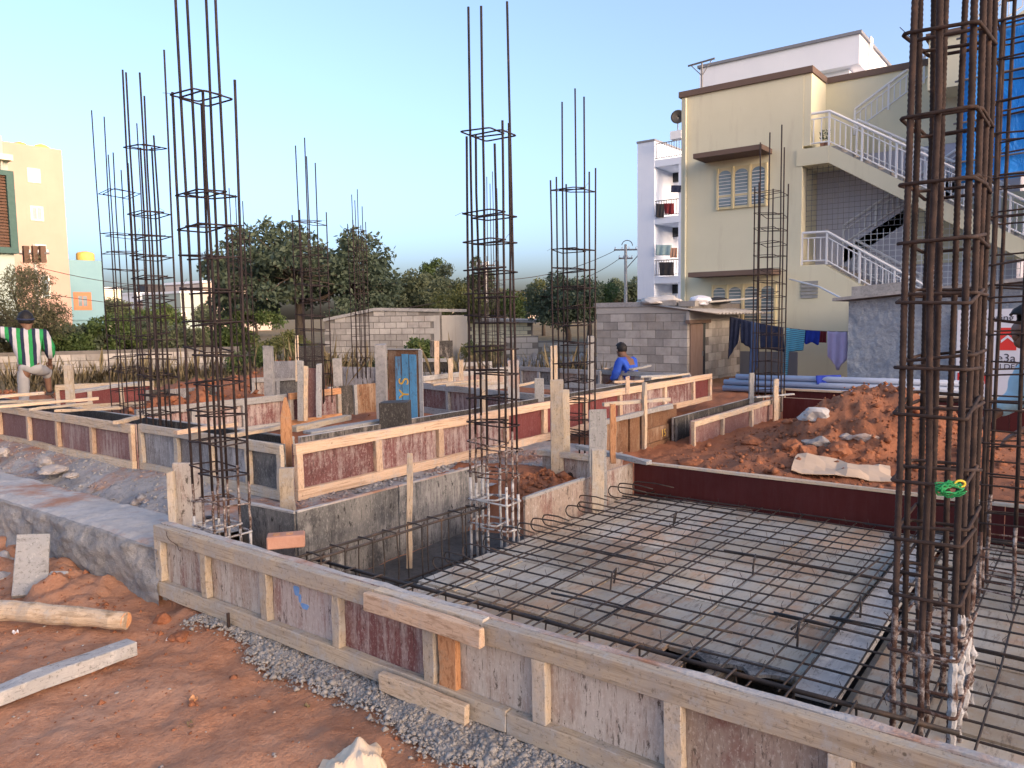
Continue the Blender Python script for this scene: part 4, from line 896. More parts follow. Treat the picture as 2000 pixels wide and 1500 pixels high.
# coil of green and yellow wire hung on the near cage
cw = AD(1856, 955, 2.42); t = thing('wire_coil', cw, 'bundle of green wire with a yellow end hung on the massive cage', 'wire')
for i in range(9):
    ph = rng.uniform(-.5, .5); pts = []
    for a in np.arange(0, 6.28, .35):
        u = .036*math.cos(a)*(1+.25*math.sin(2*a+i)); v = .016*math.sin(a)*(1+.5*math.cos(a+i))+.004*rng.normal()
        pts.append(V3(cw)+cR*(u+.003*rng.normal())+cU*(v+ph*.012)+cF*(.012*math.sin(a*1.5+i)))
    MB().tube(pts, .0021, 5, closed=True).build('strand', 'cable_green', t, smooth=True)
for i in range(3):
    pts = [V3(cw)+cR*(.03+.016*math.cos(a)+.003*i)+cU*(.016+.01*math.sin(a))+cF*(.004*i) for a in np.arange(0, 6.28, .5)]
    MB().tube(pts, .0035, 5, closed=True).build('strand', 'cable_yellow', t, smooth=True)
# wires trailing from the front formwork
MB().tube([V3((FX-.06, 4.42, .48))+V3((-.01*math.sin(i), -.02*i, -.02*i+.004*i*i*.3)) for i in range(9)], .0022, 5).build('binding_wire', 'tie_wire', label='loose binding wire dangling at the far end of the front formwork', cat='wire')

# ================================================================== LOOSE STUFF: gravel, clods, rubble
def scatter(name, pts, sizes, mat, label, cat, flat=.7):
    base = np.array([(1, 0, 0), (-1, 0, 0), (0, 1, 0), (0, -1, 0), (0, 0, 1), (0, 0, -1)], float)
    tri = np.array([(0, 2, 4), (2, 1, 4), (1, 3, 4), (3, 0, 4), (2, 0, 5), (1, 2, 5), (3, 1, 5), (0, 3, 5)])
    n_ = len(pts); r_ = rng.uniform(.55, 1.25, (n_, 6, 1)); b_ = base[None]*r_
    a = rng.uniform(0, 6.28, n_); c, s = np.cos(a), np.sin(a); tl = rng.normal(0, .5, n_)
    x = b_[..., 0]*c[:, None]-b_[..., 1]*s[:, None]; y = b_[..., 0]*s[:, None]+b_[..., 1]*c[:, None]; z = b_[..., 2]*flat+x*tl[:, None]*.5
    v = np.stack([x, y, z], -1)*np.asarray(sizes)[:, None, None]+np.asarray(pts)[:, None, :]
    f = (tri[None]+np.arange(n_)[:, None, None]*6).reshape(-1, 3)
    return ob(name, np_mesh(name, v.reshape(-1, 3), f), mat, label=label, cat=cat, kind='stuff')
n_ = 26000; yy = rng.uniform(-.7, 4.1, n_); edge = 2.20+.05*np.sin(yy*2.3)+.04*np.sin(yy*5.1+1)+.035*rng.normal(size=n_)+.05*(yy > 3.5)
xx = edge+(2.5-edge)*rng.uniform(0, 1, n_); gzv = ground_h(np.minimum(xx, 2.39), yy)+.016
scatter('gravel', np.stack([xx, yy, gzv+.002], -1), rng.gamma(2.2, .0027, n_)+.003, 'gravel', 'grey gravel spilled along the foot of the front formwork', 'gravel')
n_ = 2400; xx = 8.4+rng.normal(0, 1.5, n_); yy = 1.9+rng.normal(0, .9, n_); ok = (xx > 5.85) & (yy < 3.62) & (xx < 11.2) & (yy > -1.5); xx, yy = xx[ok], yy[ok]
scatter('soil_clods', np.stack([xx, yy, ground_h(xx, yy)+.005], -1), rng.gamma(1.1, .011, len(xx))+.006, 'soil_clod', 'loose red clods over the big soil heap', 'soil', .8)
n_ = 3200; xx = rng.uniform(.2, 2.3, n_); yy = rng.uniform(.2, 8, n_); dens = sstep(3.6, 5, yy+.6*xx)*.9+.12; ok = rng.random(n_) < dens; xx, yy = xx[ok], yy[ok]
scatter('soil_crumbs', np.stack([xx, yy, ground_h(xx, yy)], -1), rng.gamma(1.1, .0045, len(xx))+.002, 'soil_clod', 'red crumbs scattered over the bare soil in front', 'soil', .8)
n_ = 260; xx = rng.uniform(.4, 2.3, n_); yy = rng.uniform(.6, 7, n_)
scatter('pale_chips', np.stack([xx, yy, ground_h(xx, yy)+.001], -1), rng.gamma(1.5, .004, n_)+.002, 'stone_pale', 'tiny pale chips on the bare soil in front', 'chips', .5)
n_ = 1500; k_ = rng.integers(0, 6, n_); cxs = np.array([6.6, 5.6, 12.5, 9.2, 14.8, 5.2])[k_]; cys = np.array([10.3, 10.0, 15.5, 14.2, 11.5, 14.8])[k_]
xx = cxs+rng.normal(0, .9, n_); yy = cys+rng.normal(0, .7, n_)
scatter('soil_clods', np.stack([xx, yy, ground_h(xx, yy)+.01], -1), rng.gamma(1.6, .016, n_)+.01, 'soil_clod', 'red clods on the far soil heaps between the walls', 'soil', .8)
n_ = 500; xx = rng.uniform(4.95, 5.75, n_); yy = rng.uniform(3.1, 4.04, n_)
scatter('soil_clods', np.stack([xx, yy, ground_h(xx, yy)+.004], -1), rng.gamma(1.5, .009, n_)+.006, 'soil_clod', 'red crumbs in the pocket behind the centre cage', 'soil', .8)
n_ = 1400; q_ = np.array([P(x, y, .25)[:2] for x, y in zip(rng.uniform(985, 1160, n_), rng.uniform(698, 716, n_))])
scatter('rubble', np.stack([q_[:, 0], q_[:, 1], ground_h(q_[:, 0], q_[:, 1])+.03], -1), rng.gamma(2, .05, n_)+.02, 'stone_pale', 'far grey rubble beyond the formwork', 'rubble', .6)
n_ = 2600; yy = rng.uniform(4.75, 12, n_); xx = rng.uniform(2.9, 3.62, n_)
scatter('mortar_crumbs', np.stack([xx, yy, bed_h(xx, yy)+.001], -1), rng.gamma(1.5, .006, n_)+.003, 'concrete_bed', 'mortar crumbs in the trough beside the kerb', 'mortar', .7)

# small litter on the bare soil
for i, (px, py, w_, l_, m_, lb, ct) in enumerate(((378, 1372, .02, .05, 'wood_orange', 'curled dry brown leaf on the bare soil', 'leaf'), (372, 1422, .012, .06, 'leaf_dry', 'torn straw coloured scrap on the bare soil', 'scrap'), (30, 1240, .018, .03, 'banner_white', 'white paper scrap below the log', 'scrap'), (330, 1255, .008, .03, 'banner_white', 'small white scrap by the gravel edge', 'scrap'), (600, 1385, .01, .03, 'leaf_dry', 'pale leaf scrap near the gravel', 'leaf'))):
    p = G(px, py); a_ = rng.uniform(0, 6.28); d_ = V3((math.cos(a_), math.sin(a_), 0)); n2_ = V3((-d_[1], d_[0], 0))
    vs = []; 
    for j in range(6):
        for q_ in (-1, 0, 1): vs.append(p+d_*l_*(j/5-.5)+n2_*w_*q_*math.sin(.4+j*.45)+V3((0, 0, .006+.014*abs(q_)+.008*math.sin(j*1.7))))
    fs = [(j*3+q_, j*3+q_+1, j*3+q_+4, j*3+q_+3) for j in range(5) for q_ in (0, 1)]
    MB().add(vs, fs).build('dry_leaf' if ct == 'leaf' else 'paper_scrap', m_, label=lb, cat=ct, group='scraps on the soil')

n_ = 2600; yy = rng.uniform(4.12, 5.02, n_); xx = rng.uniform(3.1, 6.6, n_)
scatter('mortar_crumbs', np.stack([xx, yy, bed_h(xx+1, yy*0+5)+.006], -1), rng.gamma(1.4, .006, n_)+.003, 'concrete_bed', 'mortar crumbs on the ledge before the long maroon wall', 'mortar', .7)
# ================================================================== CREAM HOUSE WITH OUTSIDE STAIRS
HX = 19.5; GX0 = 15.8
h = thing('cream_house', (HX, 7.3, 0), 'cream two storey house with outside stairs and white railings', 'house')
MB().box((HX, 5.88, 0), (HX+9, 9.05, 7.45)).build('wall', 'paint_cream', h)
MB().box((HX+1.25, 1.5, 0), (HX+9, 5.879, 7.45)).build('wall', 'paint_lavender', h)
MB().box((HX+1.235, 1.9, 5.6), (HX+1.255, 5.7, 7.45)).build('wall', 'paint_cream', h)
MB().box((HX+1.2, 5.702, 5.72), (HX+9, 5.882, 7.46)).build('wall', 'paint_cream', h)
pm = MB(); pm.box((HX-.06, 5.66, 7.45), (HX+.2, 9.11, 7.6)); pm.box((HX+.2, 5.66, 7.452), (HX+1.2, 5.88, 7.598)); pm.box((HX+1.19, 1.4, 7.45), (HX+1.45, 5.66, 7.6))
pm.build('parapet_band', 'trim_brown', h)
MB().box((HX+.01, 5.70, 5.75), (HX+1.3, 5.875, 7.449)).build('wall', 'paint_cream', h)
MB().box((HX-.03, 5.9, 0), (HX+.0, 9.08, .75)).build('plinth', 'trim_grey', h)
# white roof room
rr = MB().box((22.6, 5.38, 8.35), (27, 9.9, 9.12)).build('roof_room', 'paint_white', h)
MB().box((22.9, 5.7, 7.4), (27, 9.6, 8.35)).build('roof_room_wall', 'paint_white', rr)
MB().box((22.54, 5.32, 9.12), (27.06, 9.96, 9.2)).build('coping', 'trim_grey', rr)
for q in (23.6, 23.75): MB().tube([(q, 5.33, 7.6), (q, 5.33, 9.3)], .035, 8).build('drain_pipe', 'railing_white', rr)
# pole frame on the roof
a = AX(1371, 175, HX+.3); b = AX(1371, 122, HX+.3); pf = MB().tube([a, b], .025, 6).build('pole', 'steel_grey', h)
l_, r_ = AX(1344, 129, HX+.3), AX(1396, 114, HX+.3)
MB().tube([l_, r_], .025, 6).build('arm', 'steel_grey', pf)
for e in (l_, r_): MB().tube([V3(e)*.8+V3(b)*.2, AX(1371, 148, HX+.3)], .012, 5).build('brace', 'steel_grey', pf)
# windows on the front
def arched(y0, y1, z0, z1, x, k=.12):
    c = (y0+y1)/2; r = (y1-y0)/2; return [(x, y0, z0), (x, y1, z0), (x, y1, z1-k)]+[(x, c+r*math.cos(a), z1-k+k*math.sin(a)) for a in np.linspace(.35, math.pi-.35, 7)]+[(x, y0, z1-k)]
def front_window(y0, y1, z0, z1, n, sh=(.42, .42)):
    w = MB().box((HX-.05, y0, z0), (HX+.01, y1, z1)).build('window', 'window_cream', h)
    pw = (y1-y0)/n
    for i in range(n):
        a, b = y0+pw*i+.055, y0+pw*(i+1)-.055
        MB().poly(arched(a, b, z0+(z1-z0)*.34, z1-.07, HX-.054), (1, 0, 0), .003).build('pane', 'glass_pane', w)
        MB().poly([(HX-.054, a, z0+.06), (HX-.054, b, z0+.06), (HX-.054, b, z0+(z1-z0)*.29), (HX-.054, a, z0+(z1-z0)*.29)], (1, 0, 0), .003).build('pane', 'glass_pane', w)
        for zz in np.arange(z0+.1, z1-.12, .085): MB().box((HX-.066, a+.005, zz), (HX-.056, b-.005, zz+.014)).build('grille_bar', 'window_white', w)
    for i in range(n+1):
        yy = min(max(y0+pw*i, y0+.025), y1-.025); MB().box((HX-.075, yy-.025, z0-.01), (HX-.051, yy+.025, z1+.01)).build('mullion', 'window_cream', w)
    s = MB().box((HX-.75, y0-sh[0], z1+.2), (HX-.001, y1+sh[1], z1+.32)).build('sunshade', 'trim_brown', h); return w
front_window(6.72, 8.03, 4.42, 5.47, 3, (.1, .35))
front_window(6.45, 8.15, 1.40, 2.48, 4, (.1, .35))
v = MB().box((HX+.005, 5.44, 2.05), (HX+.03, 5.87, 2.52)).build('vent', 'glass_dark', h)
# lower stair wall carrying the vent
MB().poly([(HX, 5.879, 0), (HX, 5.879, 2.86), (HX, 5.29, 2.86), (HX, 3.3, 1.6), (HX, 1.6, .55), (HX, 1.6, 0)], (1, 0, 0), .2).build('stair_wall', 'paint_cream', h)
for zz in np.arange(2.08, 2.5, .085): MB().poly([(HX-.03, 5.45, zz), (HX-.03, 5.86, zz), (HX-.005, 5.86, zz+.075), (HX-.005, 5.45, zz+.075)], (1, 0, 0), .006).build('louvre', 'louvre', v)
# flights
sl_ = .63
def flight(x0, x1, ya, za, yb, th, nm='stair_flight'):
    zb_ = za-sl_*abs(ya-yb) if x0 < 20.3 else za+sl_*abs(ya-yb)
    f = MB().poly([(x0, ya, za), (x0, yb, zb_), (x0, yb, zb_-th), (x0, ya, za-th)], (1, 0, 0), x1-x0).build(nm, 'paint_cream', h)
    n = int(abs(ya-yb)/.27); sg = np.sign(zb_-za)
    for i in range(n):
        y = ya-(i+.5)*.27; z = za+sg*(i+.5)*.27*sl_; MB().box((x0+.08, y-.13, z-.1), (x1-.02, y+.13, z+.07)).build('step', 'concrete_grey', f)
    return f
MB().box((HX-.02, 5.27, 5.28), (HX+1.2, 6.02, 5.68)).build('landing', 'paint_cream', h)
MB().box((HX+.02, 5.30, 2.6), (HX+1.2, 5.9, 2.88)).build('landing', 'paint_cream', h)
flight(HX-.016, HX+1.1, 5.268, 5.68, .9, .40); flight(HX+.201, HX+1.1, 5.28, 2.86, 1.6, .4)
flight(20.75, 21.6, 5.0, 6.1, 1.5, .42); flight(20.75, 21.6, 5.2, 3.3, 2.2, .35)
MB().box((HX+1.22, 1.4, 2.85), (HX+1.24, 3.8, 4.35)).build('wall', 'paint_cream', h)
# railings
def railing(pts, hgt, nm='railing', sp=.145, post_every=6, mid=True):
    r = None; pts = [V3(p) for p in pts]; m = MB(); up = V3((0, 0, 1))
    for a, b in zip(pts[:-1], pts[1:]):
        m.tube([a+up*hgt, b+up*hgt], .032, 8)
        m.tube([a+up*(hgt-.13), b+up*(hgt-.13)], .016, 6); m.tube([a+up*.1, b+up*.1], .018, 6)
    r = m.build(nm, 'railing_white', h); bal = MB().box((-.011, -.011, 0), (.011, .011, hgt-.22)).mesh('baluster'); pst = MB().box((-.022, -.022, 0), (.022, .022, hgt)).mesh('rail_post')
    for a, b in zip(pts[:-1], pts[1:]):
        L = np.linalg.norm(b-a); n = max(2, int(L/sp))
        for i in range(n+1):
            p = a+(b-a)*i/n; pp = i % post_every == 0
            o = bpy.data.objects.new('rail_post' if pp else 'baluster', pst if pp else bal); COL.objects.link(o); o.parent = r; o.location = Vector(p) if pp else Vector(p)+Vector((0, 0, .1))
            if not o.data.materials: o.data.materials.append(M['railing_white'])
    return r
railing([(HX+1.1, 6.0, 5.69), (HX+.05, 6.0, 5.69), (HX+.05, 5.28, 5.69), (HX+.05, 1.2, 5.69-sl_*4.08)], .80)
railing([(HX+.05, 5.86, 2.89), (HX+.05, 5.28, 2.88), (HX+.05, 2.0, 2.86-sl_*3.28)], .78)
railing([(HX+1.05, 4.9, 5.6), (HX+1.05, 1.6, 5.6-sl_*3.2)], .82)
railing([(HX+1.05, 4.9, 2.75), (HX+1.05, 2.4, 2.75-sl_*2.5)], .78)
railing([(20.73, 5.0, 6.1), (20.73, 1.6, 6.1+sl_*3.4)], .62)
railing([(20.72, 5.2, 3.35), (20.72, 2.6, 3.35+sl_*2.6)], .55)
g = MB()
for z in np.arange(3.72, 5.4, .125):
    ym = 5.86; yn = max(2.2, 5.3-(5.28-z)/sl_) if z < 5.28 else 5.3
    yn = 5.28-(5.28-z)/sl_ if z < 5.28 else 5.28
    g.box((HX+.3, max(1.3, yn), z), (HX+.308, ym, z+.01))
for y in np.arange(1.6, 5.86, .125):
    zt = 5.28 if y > 5.28 else 5.28-(5.28-y)*sl_
    if zt > 3.75: g.box((HX+.309, y, 3.72), (HX+.317, y+.01, zt))
g.build('safety_grille', 'steel_grey', h)
g = MB()
for z in np.arange(2.2, 3.72, .14): g.box((HX+.9, 1.4, z), (HX+.91, 4.9, z+.014))
for y in np.arange(1.4, 4.9, .14): g.box((HX+.911, y, 2.2), (HX+.921, y+.014, 3.72))
g.build('safety_grille', 'railing_white', h)
# right wing and scaffolding tarp
MB().box((HX-.02, -1.5, 3.9), (HX+1.22, .9, 7.7)).build('wing', 'paint_cream', h)
MB().box((HX+.2, .9, 6.62), (HX+1.23, 3.24, 7.7)).build('wing', 'paint_cream', h)
MB().box((HX+.15, -1.5, 7.7), (HX+1.4, 3.3, 7.84)).build('parapet_band', 'trim_brown', h)
MB().box((HX-.04, -1.5, 0), (HX+1.22, .9, 3.9)).build('wing', 'paint_white', h)
MB().tube([AX(1542, 545, HX-.1), AX(1600, 560, HX-1.5), AX(1648, 585, GX0)], .02, 6).build('cable', 'railing_white', h)
for yy in (8.9,): MB().tube([(HX-.06, yy, .1), (HX-.06, yy, 7.4)], .03, 8).build('drain_pipe', 'paint_cream', h)
# plants on the landing
def pot_plant(x, y, z, label):
    t = thing('pot_plant', (x, y, z), label, 'plant', 'pot plants on the stair landing')
    MB().tube([(x, y, z), (x, y, z+.12)], [.05, .07], 10).build('pot', 'brick_clay', t)
    m = MB()
    for i in range(26):
        a = rng.uniform(0, 6.28); r = rng.uniform(.02, .09); zz = z+rng.uniform(.13, .42); m.add([(x, y, zz-.03), (x+r*math.cos(a), y+r*math.sin(a), zz-.02), (x+1.5*r*math.cos(a+.3), y+1.5*r*math.sin(a+.3), zz+.03), (x+r*math.cos(a+.6), y+r*math.sin(a+.6), zz+.02)], [(0, 1, 2, 3)])
    m.build('leaves', 'leaf_dark', t)
pot_plant(HX+.25, 5.48, 5.69, 'dark leafy pot plant at left on the upper landing'); pot_plant(HX+.25, 5.36, 5.69, 'dark leafy pot plant at right on the upper landing')
# scaffold with blue tarpaulin
TX = 17.6
t = thing('tarpaulin', (TX, .5, 4), 'bright blue tarpaulin hung at the top right behind the massive cage', 'tarpaulin')
ys2 = np.linspace(2.25, -2.5, 40); zs2 = np.linspace(4.2, 7.15, 26); Yt, Zt = np.meshgrid(ys2, zs2, indexing='ij')
Xt = TX+.10*fbm(Yt, Zt, 1.1, 4, 71)+.05*np.sin(Yt*5+Zt)+.03*np.sin(Yt*11); ix = np.arange(Yt.size).reshape(Yt.shape)
f = np.stack([ix[:-1, :-1], ix[1:, :-1], ix[1:, 1:], ix[:-1, 1:]], -1).reshape(-1, 4)
Zt = Zt+.04*(2.25-Yt)+.03*np.sin(Yt*3)
o = ob('sheet', np_mesh('sheet', np.stack([Xt, Yt, Zt], -1).reshape(-1, 3), f, True), 'tarp_blue', t); sm = o.modifiers.new('s', 'SOLIDIFY'); sm.thickness = .01
for zz in (4.25, 4.6, 5.35, 6.15, 6.95): MB().tube([(TX-.12, 2.4, zz), (TX-.12, -2.6, zz+.2)], .02, 6).build('pole', 'steel_grey', t)
for yy in (2.28, .9, -.6): MB().tube([(TX-.16, yy, 0), (TX-.16, yy, 7.5)], .025, 6).build('pole', 'steel_grey', t)

# ================================================================== BLUE-WHITE HOUSE BEHIND
bx0, by0 = 37.3, 18.0
b = thing('balcony_house', (bx0, 18.5, 0), 'pale blue three storey house with stacked balconies behind the cream one', 'house')
pl_ = AX(1245, 300, bx0)[1]; pr_ = AX(1278, 300, bx0)[1]; re_ = 15.5
MB().box((bx0, pr_, 0), (bx0+4, pl_, 10.75)).build('pillar_wall', 'paint_bluewhite', b)
MB().box((bx0-.04, pr_-.04, 10.75), (bx0+4, pl_+.04, 10.85)).build('coping', 'trim_grey', b)
for z in (3.35, 6.45, 9.4):
    MB().box((bx0+.02, re_, z), (bx0+4.2, pr_-.002, z+.35)).build('floor_slab', 'paint_bluewhite', b)
    MB().box((bx0+2.2, re_, z-.5), (bx0+2.45, pr_-.003, z-.001)).build('beam', 'glass_dark', b)
    MB().box((bx0+.05, re_, z-2.75 if z > 4 else 0), (bx0+.6, pr_-1.35, z-.001)).build('pier', 'paint_bluewhite', b)
    rl = MB().tube([(bx0+.08, re_, z+1.2), (bx0+.08, pr_-.01, z+1.2)], .025, 6).tube([(bx0+.08, re_, z+.45), (bx0+.08, pr_-.01, z+.45)], .02, 6).build('railing', 'steel_grey', b)
    bm_ = MB().box((-.012, -.012, 0), (.012, .012, .8)).mesh('baluster'); bm_.materials.append(M['steel_grey'])
    for y in np.arange(pr_-.1, pr_-1.9, -.14): o = bpy.data.objects.new('baluster', bm_); COL.objects.link(o); o.parent = rl; o.location = (bx0+.08, y, z+.42)
MB().box((bx0+4, re_, 0), (bx0+9, re_+1.2, 9.6)).build('back_wall', 'paint_bluewhite', b)
MB().box((bx0+.5, re_, 0), (bx0+4.1, pr_-.01, .9)).build('parapet', 'paint_white', b)
dsh = AD(1324, 229, 38.6); d0 = V3(dsh); t = thing('satellite_dish', d0-V3((0, 0, .6)), 'black satellite dish above the topmost balcony', 'satellite dish')
m = MB(); nn_ = -cF*.9+cR*-.3; nn_ = nn_/np.linalg.norm(nn_); a1 = np.cross(nn_, (0, 0, 1)); a1 /= np.linalg.norm(a1); a2 = np.cross(a1, nn_)
rings = [[d0+nn_*.1*(q*q)+(a1*math.cos(a)+a2*math.sin(a))*.34*q for a in np.arange(0, 6.28, .3)] for q in (.02, .4, .75, 1.)]
vs = [p for r in rings for p in r]; k_ = len(rings[0]); fs = [(i*k_+j, i*k_+(j+1) % k_, (i+1)*k_+(j+1) % k_, (i+1)*k_+j) for i in range(3) for j in range(k_)]
o = m.add(vs, fs).build('dish', 'tank_black', t, smooth=True); o.modifiers.new('s', 'SOLIDIFY').thickness = .02
MB().tube([d0, d0-V3((0, 0, .7))], .03, 6).build('mast', 'steel_grey', t)
MB().box(tuple(d0-V3((.25, .3, 1.1))), tuple(d0-V3((-.25, -.3, .7)))).build('bracket_box', 'paint_white', t)
def drape(name, pts_top, drop, mat, label, group='washing hung out', sway=.03, seed=0, split=None, cat='clothes', fold=.028):
    """cloth hanging from a line: list of top points, length per column"""
    n = len(pts_top); m = 12; r_ = np.random.default_rng(seed); vs = []; fs = []; ph = r_.uniform(0, 6)
    for i, p in enumerate(pts_top):
        dl_ = drop(i/(n-1)) if callable(drop) else drop
        for j in range(m+1):
            tt = j/m; w_ = fold*math.sin(i*1.35+ph+tt*1.5)*(.2+tt); vs.append(V3(p)+V3((w_, sway*tt*math.sin(ph), -dl_*tt)))
    for i in range(n-1):
        for j in range(m): o_ = i*(m+1)+j; fs.append((o_, o_+1, o_+m+2, o_+m+1))
    o = MB().add(vs, fs).build(name, mat, label=label, cat=cat, group=group, smooth=True); o.modifiers.new('s', 'SOLIDIFY').thickness = .012; return o
def topline(px0, py0, px1, py1, X, n=12): a, b_ = V3(AX(px0, py0, X)), V3(AX(px1, py1, X)); return [a+(b_-a)*i/(n-1) for i in range(n)]
for i, (p0, p1, yt, dr, mt, lb) in enumerate(((1281, 1312, 478, .55, 'cloth_teal', 'pale teal cloth on the middle balcony line'), (1309, 1323, 484, .5, 'cloth_peach', 'peach cloth beside the teal one'), (1311, 1331, 362, .35, 'cloth_navy', 'dark shirt on the balcony above'), (1281, 1297, 398, .7, 'cloth_dark', 'dark towel over the upper balcony rail'), (1297, 1316, 397, .55, 'cloth_wine', 'wine red towel over the upper balcony rail'), (1288, 1315, 512, .7, 'cloth_dark', 'black cloth over the lowest balcony rail'))):
    drape('laundry_item', topline(p0, yt, p1, yt, bx0-.08), dr, mt, lb, 'washing on the far balconies', seed=i)

# ================================================================== BLOCK SHED WITH CORRUGATED LEAN-TO
SX, SY = 16.2, 7.35; syl = AX(1165, 650, SX)[1]; ST = 2.0
sh = thing('block_shed', (SX, SY, 0), 'grey concrete block shed with a door and corrugated roof edge', 'shed')
MB().box((SX+.012, SY+.012, 0), (HX-.02, syl-.02, ST-.02)).build('core', 'mortar', sh)
bl = MB().box((0, .006, .006), (.2, .392, .186)).mesh('block'); blh = MB().box((0, .004, .004), (.2, .2, .188)).mesh('block'); bs = MB().box((.004, 0, .004), (.396, .2, .188)).mesh('block')
for q in (bl, blh, bs): q.materials.append(M['block_grey'])
def put(me, parent, loc, nm='block'):
    o = bpy.data.objects.new(nm, me); COL.objects.link(o); o.parent = parent; o.location = Vector([float(x) for x in loc])-Vector(parent.location); return o
for c in range(9):
    z = .03+c*.192; y = SY-.002+(.2 if c % 2 else 0)
    if c % 2: put(blh, sh, (SX+rng.normal(0, .003), SY-.002, z))
    while y+.39 < syl: put(bl, sh, (SX+rng.normal(0, .003), y, z+rng.normal(0, .0015))); y += .398
    if syl-y > .06: put(MB().box((0, .006, .006), (.2, syl-y-.004, .186)).mesh('block'), sh, (SX, y, z)).data.materials.append(M['block_grey'])
MB().box((SX-.005, SY-.01, 1.765), (SX+.2, syl, 1.92)).build('bond_beam', 'block_cement', sh)
MB().box((SX-.03, SY+.3, 1.92), (HX-.05, syl+.05, 2.03)).build('roof_slab', 'concrete_grey', sh)
for c in range(9):           # side with the doorway
    z = .03+c*.192; x = SX+1.0+(.2 if c % 2 else 0)
    while x+.38 < HX: put(bs, sh, (x, SY-.002+rng.normal(0, .003), z)); x += .398
d = MB().box((SX+.12, SY-.03, .05), (SX+.8, SY+.016, 1.5)).build('door', 'door_brown', sh)
MB().box((SX+.74, SY-.05, .75), (SX+.77, SY-.03, .87)).build('handle', 'steel_grey', d)
MB().box((SX+.82, SY-.01, .02), (SX+.98, SY+.019, 1.55)).build('doorway', 'glass_dark', sh)
MB().box((SX-.06, SY-.08, 1.52), (SX+1.15, SY+.018, 1.6)).build('lintel', 'trim_brown', sh)
MB().box((SX-.03, SY-.06, 1.6), (SX+2.4, SY+.017, 1.80)).build('lintel', 'block_cement', sh)
m = MB(); n = 60; vs = []; fs = []
for i in range(n+1):
    x = SX-.1+3.1*i/n; zz = 1.83+.025*math.sin(i*2*math.pi/4.)
    vs += [(x, SY-.75, zz-.1), (x, SY+.9, zz+.12)]
    if i: fs.append((2*i-2, 2*i-1, 2*i+1, 2*i))
o = m.add(vs, fs).build('corrugated_roof', 'corrugated', sh, smooth=True); o.modifiers.new('s', 'SOLIDIFY').thickness = .012
rock('roof_weight', (SX+.4, SY+.9, 2.03), (.45, .5, .12), 'sack_white', 'pale sacking heaped on the shed roof edge', 31, 'things lying on the shed roof', 'sack')
rock('roof_weight', (SX+.9, SY+.1, 2.02), (.3, .28, .14), 'banner_white', 'white plastic bundle on the corrugated roof', 32, 'things lying on the shed roof', 'bundle')
rock('roof_weight', (SX+1.6, SY+.0, 2.02), (.3, .35, .1), 'tank_black', 'dark bundle right of the plastic on the shed roof', 33, 'things lying on the shed roof', 'bundle')
for i, (yy, m_) in enumerate(((SY+.35, 'block_grey'), (SY-.1, 'block_grey'))):
    o = ob('loose_block', MB().box((-.1, -.2, 0), (.1, .2, .12)).mesh('loose_block'), m_, None, loc=(SX+.05, yy+.1, 1.93 if i == 0 else 1.905), label=('loose block on the shed roof corner, left one', 'loose block on the corrugated edge, right one')[i], cat='block', group='things lying on the shed roof')
MB().tube([(SX+.5, SY-.3, 2.0), (SX+2.9, SY-.75, 2.12)], .022, 6).build('roof_pole', 'pole_concrete', label='thin pale pole lying over the corrugated roof', cat='pole')
# washing line
LXc = 17.3
def ln(px): t_ = (px-1415)/(1660-1415); return AX(px, 615+33*t_+9*math.sin(t_*math.pi), LXc)
MB().tube([ln(p) for p in range(1415, 1671, 15)], .006, 5).build('washing_line', 'steel_grey', label='washing line strung from the block shed to the grey shed', cat='line')
for i, (p0, p1, dr, mt, lb) in enumerate(((1425, 1446, lambda u: 1.0-.5*u, 'cloth_navy', 'dark navy trousers nearest the block shed'), (1446, 1470, lambda u: .55+.1*u, 'cloth_navy', 'folded navy jeans next to the shed'), (1466, 1484, lambda u: 1.35-.35*u, 'cloth_jeans', 'long faded jeans left of the cage'), (1484, 1530, .55, 'cloth_navy', 'dark blue cloth behind the cage bars'), (1533, 1573, lambda u: 1.3 if u < .25 else .55-.1*u, 'cloth_stripe_cyan', 'turquoise striped garment with a long sleeve'), (1573, 1602, lambda u: .28+.03*math.sin(9*u), 'cloth_royal', 'royal blue shorts on the line'), (1602, 1615, .25, 'cloth_wine', 'small wine red garment on the line'), (1616, 1655, lambda u: .55+.18*math.sin(3.1*u)+(.1 if u > .4 and u < .6 else 0), 'cloth_lilac', 'lilac garment at the right end of the line'))):
    pts = [ln(p0+(p1-p0)*k_/11) for k_ in range(12)]; drape('laundry_item', pts, dr, mt, lb, 'washing on the line', seed=20+i)
# blue pipes
for i, (dy, zz) in enumerate(((0, .30), (.115, .30), (.23, .31), (.345, .3), (.46, .31), (.06, .41), (.18, .41), (.3, .42), (.12, .52))):
    a = (14.25+dy, 5.75-.25*rng.random(), zz); b_ = (14.4+dy, 1.6-.3*rng.random(), zz+.01)
    lbs = ['front', 'second front', 'third', 'fourth', 'rear', 'upper front', 'upper middle', 'upper rear', 'topmost']
    o = MB().tube([a, b_], .055, 12).build('plastic_pipe', 'pvc_blue', label=f'{lbs[i]} blue grey plastic pipe of the stack before the house', cat='pipe', group='stack of blue plastic pipes', smooth=True)
drape('laundry_item', [(14.3+.3*k_/11, 4.0-.35*k_/11, .6) for k_ in range(12)], .16, 'cloth_royal', 'blue rag lying on the pipe stack', seed=50, cat='rag')
